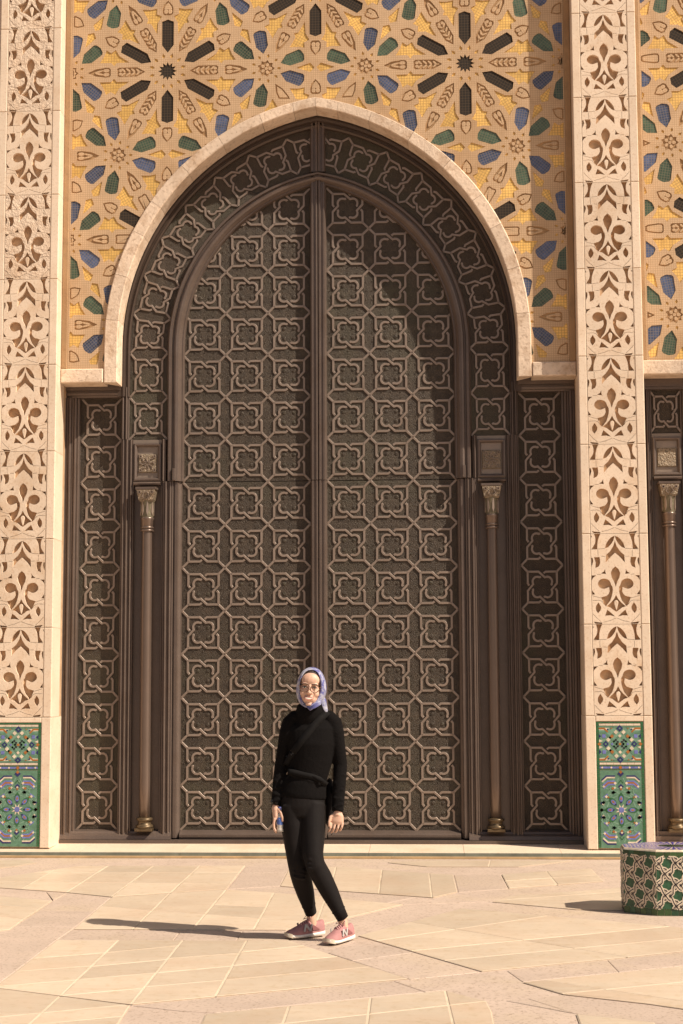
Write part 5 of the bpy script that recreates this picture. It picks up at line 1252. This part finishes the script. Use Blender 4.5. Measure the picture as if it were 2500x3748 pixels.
# --- shoes
def shoe(toe, heel, side):
    """built along +x from the heel, then turned to point at the toe"""
    d = Vector((toe[0]-heel[0], toe[1]-heel[1], 0)); Ln = 0.262; d.normalize(); n_ = Vector((-d.y, d.x, 0))
    mid_ = Vector(((toe[0]+heel[0])/2, (toe[1]+heel[1])/2, 0)); o_ = mid_-d*Ln/2
    T = lambda x, y, z: tuple(o_+d*(x*Ln)+n_*y+Vector((0, 0, z)))
    st = [(-0.01, 0.020, 0.096), (0.02, 0.029, 0.104), (0.10, 0.036, 0.100), (0.20, 0.038, 0.092), (0.31, 0.039, 0.108), (0.40, 0.040, 0.110), (0.54, 0.044, 0.094), (0.70, 0.049, 0.074), (0.82, 0.048, 0.062), (0.92, 0.039, 0.054), (0.98, 0.024, 0.046), (1.0, 0.010, 0.036)]
    V, F = [], []; nn = 14
    for x, hw, h in st:
        for k in range(nn):
            an = math.pi*k/(nn-1); c_, s_ = math.cos(an), math.sin(an)
            V.append(T(x, hw*(abs(c_)**0.75)*(1 if c_ > 0 else -1)*(1-0.30*max(0, s_-0.3)), 0.020+(h-0.020)*max(0.0, s_)**0.8))
    m_ = len(st)
    for i in range(m_-1):
        for k in range(nn-1): F.append((i*nn+k, i*nn+k+1, (i+1)*nn+k+1, (i+1)*nn+k))
    F += [tuple(range(nn)), tuple(range((m_-1)*nn, m_*nn))]
    up = subsurf(mesh_obj('shoe', V, F, M_rose, person, True), 1)
    V, F = [], []
    so_ = [(-0.025, 0.016, 0.014, 0.042), (0.015, 0.034, 0.004, 0.046), (0.15, 0.041, 0.004, 0.044), (0.4, 0.040, 0.004, 0.038), (0.7, 0.052, 0.004, 0.036), (0.86, 0.050, 0.007, 0.036), (0.95, 0.040, 0.013, 0.040), (1.010, 0.016, 0.022, 0.044)]
    for x, hw, z0, z1 in so_:
        for y, z in ((-hw, z0), (-hw-0.003, (z0+z1)/2), (-hw+0.002, z1), (hw-0.002, z1), (hw+0.003, (z0+z1)/2), (hw, z0)): V.append(T(x, y, z))
    for i in range(len(so_)-1):
        for k in range(6): F.append((i*6+k, i*6+(k+1) % 6, (i+1)*6+(k+1) % 6, (i+1)*6+k))
    F += [tuple(range(6)), tuple(range(len(V)-6, len(V)))]
    subsurf(mesh_obj('sole', V, F, M_sole, up, True), 1)
    # toe guard, tongue, laces, eyestay, emblem
    V = [T(x, y, z) for x, y, z in ((0.90, -0.044, 0.036), (0.96, -0.034, 0.042), (1.000, -0.014, 0.045), (1.000, 0.014, 0.045), (0.96, 0.034, 0.042), (0.90, 0.044, 0.036), (0.90, -0.0485, 0.012), (0.96, -0.0385, 0.018), (1.014, -0.015, 0.024), (1.014, 0.015, 0.024), (0.96, 0.0385, 0.018), (0.90, 0.0485, 0.012))]
    mesh_obj('toe_guard', V, [(i, i+1, i+7, i+6) for i in range(5)], M_toe, up, True)
    V, F = join(([T(0.31, -0.022, 0.098), T(0.31, 0.022, 0.098), T(0.285, 0.024, 0.119), T(0.28, 0.0, 0.127), T(0.285, -0.024, 0.119), T(0.36, -0.020, 0.104), T(0.36, 0.020, 0.104), T(0.325, 0.022, 0.122), T(0.32, 0, 0.129), T(0.325, -0.022, 0.122)], [(0, 1, 2, 3, 4), (5, 6, 7, 8, 9), (0, 1, 6, 5), (1, 2, 7, 6), (2, 3, 8, 7), (3, 4, 9, 8), (4, 0, 5, 9)]))
    subsurf(mesh_obj('tongue', V, F, M_rose, up, True), 1)
    zz = lambda x: 0.1155-0.40*max(0, x-0.36)*Ln
    lc = []
    for k in range(5):
        x = 0.36+0.055*k; w_ = 0.020-0.001*k
        lc.append(tube([(Vector(T(x, -w_, zz(x)-0.008)), 0.003, 0.003), (Vector(T(x+0.01, 0, zz(x)+0.001)), 0.0032, 0.0032), (Vector(T(x+0.035, w_, zz(x)-0.012)), 0.003, 0.003)], 6, Vector((0, 0, 1))))
    for s_ in (-1, 1):
        lc.append(tube([(Vector(T(0.36, 0, zz(0.36)+0.004)), 0.0028, 0.0028), (Vector(T(0.40, s_*0.026, zz(0.36)+0.012)), 0.0028, 0.0028), (Vector(T(0.47, s_*0.030, zz(0.36)-0.008)), 0.0028, 0.0028), (Vector(T(0.40, s_*0.012, zz(0.36)+0.001)), 0.0028, 0.0028)], 6, Vector((0, 0, 1))))
        lc.append(tube([(Vector(T(0.37, 0, zz(0.37)+0.004)), 0.0024, 0.0024), (Vector(T(0.48, s_*0.034, 0.062)), 0.0024, 0.0024), (Vector(T(0.54, s_*0.046, 0.040)), 0.0024, 0.0024)], 6, Vector((0, 0, 1))))
    mesh_obj('laces', *join(*lc), M_lace, up, True)
    V = [T(0.36, -0.019, zz(0.36)-0.006), T(0.36, 0.019, zz(0.36)-0.006), T(0.62, 0.017, zz(0.62)-0.006), T(0.62, -0.017, zz(0.62)-0.006), T(0.36, -0.019, 0.08), T(0.36, 0.019, 0.08), T(0.62, 0.017, 0.06), T(0.62, -0.017, 0.06)]
    mesh_obj('eyestay', V, [(0, 1, 2, 3), (0, 4, 5, 1), (1, 5, 6, 2), (2, 6, 7, 3), (3, 7, 4, 0)], M_rosed, up)
    for sd in (-1, 1):
        lg = []
        def q2(x, z):
            hw = 0.0415+0.005*max(0, (x-0.42)/0.2); return Vector(T(x, sd*(hw*(1-0.34*max(0, (z-0.020)/0.085-0.42))+0.002), z))
        Lx = [(0.60, 0.046), (0.55, 0.086), (0.43, 0.046), (0.38, 0.086)] if sd > 0 else [(0.38, 0.046), (0.43, 0.086), (0.55, 0.046), (0.60, 0.086)]
        for a, b in zip(Lx, Lx[1:]):
            lg.append(tube([(q2(*a), 0.0024, 0.0066), (q2((a[0]+b[0])/2, (a[1]+b[1])/2), 0.0026, 0.0066), (q2(*b), 0.0024, 0.0066)], 8, n_))
        mesh_obj('emblem', *join(*lg), M_silver, up)
    for sd in (-1, 1):
        V = [T(0.16, sd*0.0405, 0.048), T(0.36, sd*0.0425, 0.048), T(0.38, sd*0.0395, 0.072), T(0.34, sd*0.0385, 0.080)]
        mesh_obj('side_stripe', V, [(0, 1, 2, 3)], M_rosed, up)
    return up
shoe(*SHOE_L, -1)
shoe(*SHOE_R, 1)

# --- things she carries
from mathutils.bvhtree import BVHTree
def bvh(objs):
    V, F = [], []
    for o in objs:
        k = len(V); V += [v.co.copy() for v in o.data.vertices]; F += [tuple(i+k for i in p.vertices) for p in o.data.polygons]
    return BVHTree.FromPolygons(V, F)
TREE = bvh([sweater, pants])
def on_body(px, py, off):
    d = Vector(ray(px, py)).normalized(); h = TREE.ray_cast(Vector(CAM), d)
    if h[0] is None: return at(px, py, PY)
    return h[0]-d*off
def belt(path, w, off=0.006, th=0.003, over=False):
    """webbing laid over the clothes along a line of points"""
    rows = []
    for i in range(len(path)):
        a, b = path[max(0, i-1)], path[min(len(path)-1, i+1)]; d = Vector((b[0]-a[0], b[1]-a[1])).normalized(); n_ = Vector((-d.y, d.x))*w/2
        p, q, c = on_body(path[i][0]+n_.x, path[i][1]+n_.y, off), on_body(path[i][0]-n_.x, path[i][1]-n_.y, off), on_body(path[i][0], path[i][1], off)
        y = min(p.y, q.y, c.y); p.y = min(p.y, y+0.012); q.y = min(q.y, y+0.012); rows.append((p, q))
    for _ in range(3):
        ys = [(a.y, b.y) for a, b in rows]
        for i in range(1, len(rows)-1): rows[i][0].y = min(rows[i][0].y, (ys[i-1][0]+ys[i+1][0])/2); rows[i][1].y = min(rows[i][1].y, (ys[i-1][1]+ys[i+1][1])/2)
    if over: rows.insert(0, (rows[0][0]+Vector((0.014, 0.07, -0.004)), rows[0][1]+Vector((0.014, 0.07, -0.004))))
    return ribbon(rows, th)
def lerp_path(pts, n):
    out = []
    for a, b in zip(pts, pts[1:]):
        for k in range(n): out.append((a[0]+(b[0]-a[0])*k/n, a[1]+(b[1]-a[1])*k/n))
    return out+[pts[-1]]
sb = thing('crossbody_bag', (at(1065, 2770).x, PY-0.1, at(1065, 2770).z), 'black crossbody bag with a wide strap over the woman\'s shoulder', 'bag')
mesh_obj('strap', *belt(lerp_path([(1200, 2604), (1150, 2655), (1105, 2710), (1072, 2755)], 6), 25, over=True), M_strapw, sb, True)
mesh_obj('strap', *belt(lerp_path([(1072, 2755), (1058, 2775), (1046, 2800)], 3), 20), M_strapw, sb, True)
for q, r in (((1060, 2750), (1068, 2764)), ((1048, 2766), (1058, 2782))):
    p0, p1 = on_body(*q, 0.014), on_body(*r, 0.014); mesh_obj('buckle', *tube([(p0, 0.004, 0.003), (p1, 0.004, 0.003)], 8), M_silver if False else M_black, sb, True)
mesh_obj('pouch', *ball(at(1206, 2938, PY+0.085), 0.042, 0.055, 0.150, 20, 14), M_pant, sb, True)
mesh_obj('strap', *tube([(at(1215, 2880, PY+0.04), 0.006, 0.012), (at(1222, 2930, PY+0.06), 0.006, 0.012), (at(1224, 2960, PY+0.06), 0.006, 0.012)], 8), M_strapw, sb, True)
mesh_obj('drawcord', *tube([(at(1222, 3030, PY+0.03), 0.002, 0.002), (at(1219, 3045, PY+0.02), 0.002, 0.002), (at(1213, 3056, PY+0.02), 0.003, 0.003)], 6), M_black, sb, True)
wb_ = thing('waist_belt', (at(1115, 2840).x, PY-0.1, at(1115, 2840).z), 'black webbing waist belt with a small buckle over the woman\'s sweater', 'belt')
mesh_obj('webbing', *belt(lerp_path([(1052, 2822), (1075, 2826), (1105, 2834), (1140, 2842), (1170, 2852), (1198, 2872)], 5), 20), M_strapw, wb_, True)
p0, p1 = on_body(1049, 2834, 0.016), on_body(1060, 2820, 0.016); mesh_obj('buckle', *tube([(p0, 0.004, 0.002), (p1, 0.004, 0.002)], 8), M_plate, wb_, True)

# --- water bottle in her hand
bt = thing('water_bottle', tuple(BC+Vector((0, 0, -0.06))), 'small clear plastic water bottle with a blue label in the woman\'s hand', 'bottle')
M_plas = bpy.data.materials.new('clear_plastic'); M_plas.use_nodes = True; pb = M_plas.node_tree.nodes['Principled BSDF']
pb.inputs['Base Color'].default_value = (0.9, 0.86, 0.8, 1); pb.inputs['Roughness'].default_value = 0.08; pb.inputs['Transmission Weight'].default_value = 0.55; pb.inputs['IOR'].default_value = 1.2
bz = at(1026, 3044, BC.y).z
mesh_obj('bottle_body', *lathe([(0.0, bz+0.002), (0.018, bz), (0.0225, bz+0.006), (0.0225, bz+0.016), (0.0210, bz+0.020), (0.0225, bz+0.025), (0.0210, bz+0.031), (0.0225, bz+0.037), (0.0225, bz+0.085), (0.018, bz+0.105), (0.011, bz+0.12), (0.011, bz+0.13), (0.0, bz+0.131)], BC.x, BC.y, 24), M_plas, bt, True)
mesh_obj('label', *lathe([(0.0228, bz+0.042), (0.0231, bz+0.044), (0.0231, bz+0.084), (0.0228, bz+0.086)], BC.x, BC.y, 24), mat('blue_label', (0.05, 0.11, 0.36), 0.4, var=0.3, vscale=60, speck=(0.5, 0.5, 0.5), spscale=90, spamt=0.6), bt, True)
mesh_obj('cap', *lathe([(0.0, bz+0.150), (0.0125, bz+0.149), (0.0135, bz+0.146), (0.0135, bz+0.131), (0.0, bz+0.130)], BC.x, BC.y, 20), M_Z['bl'], bt, True)
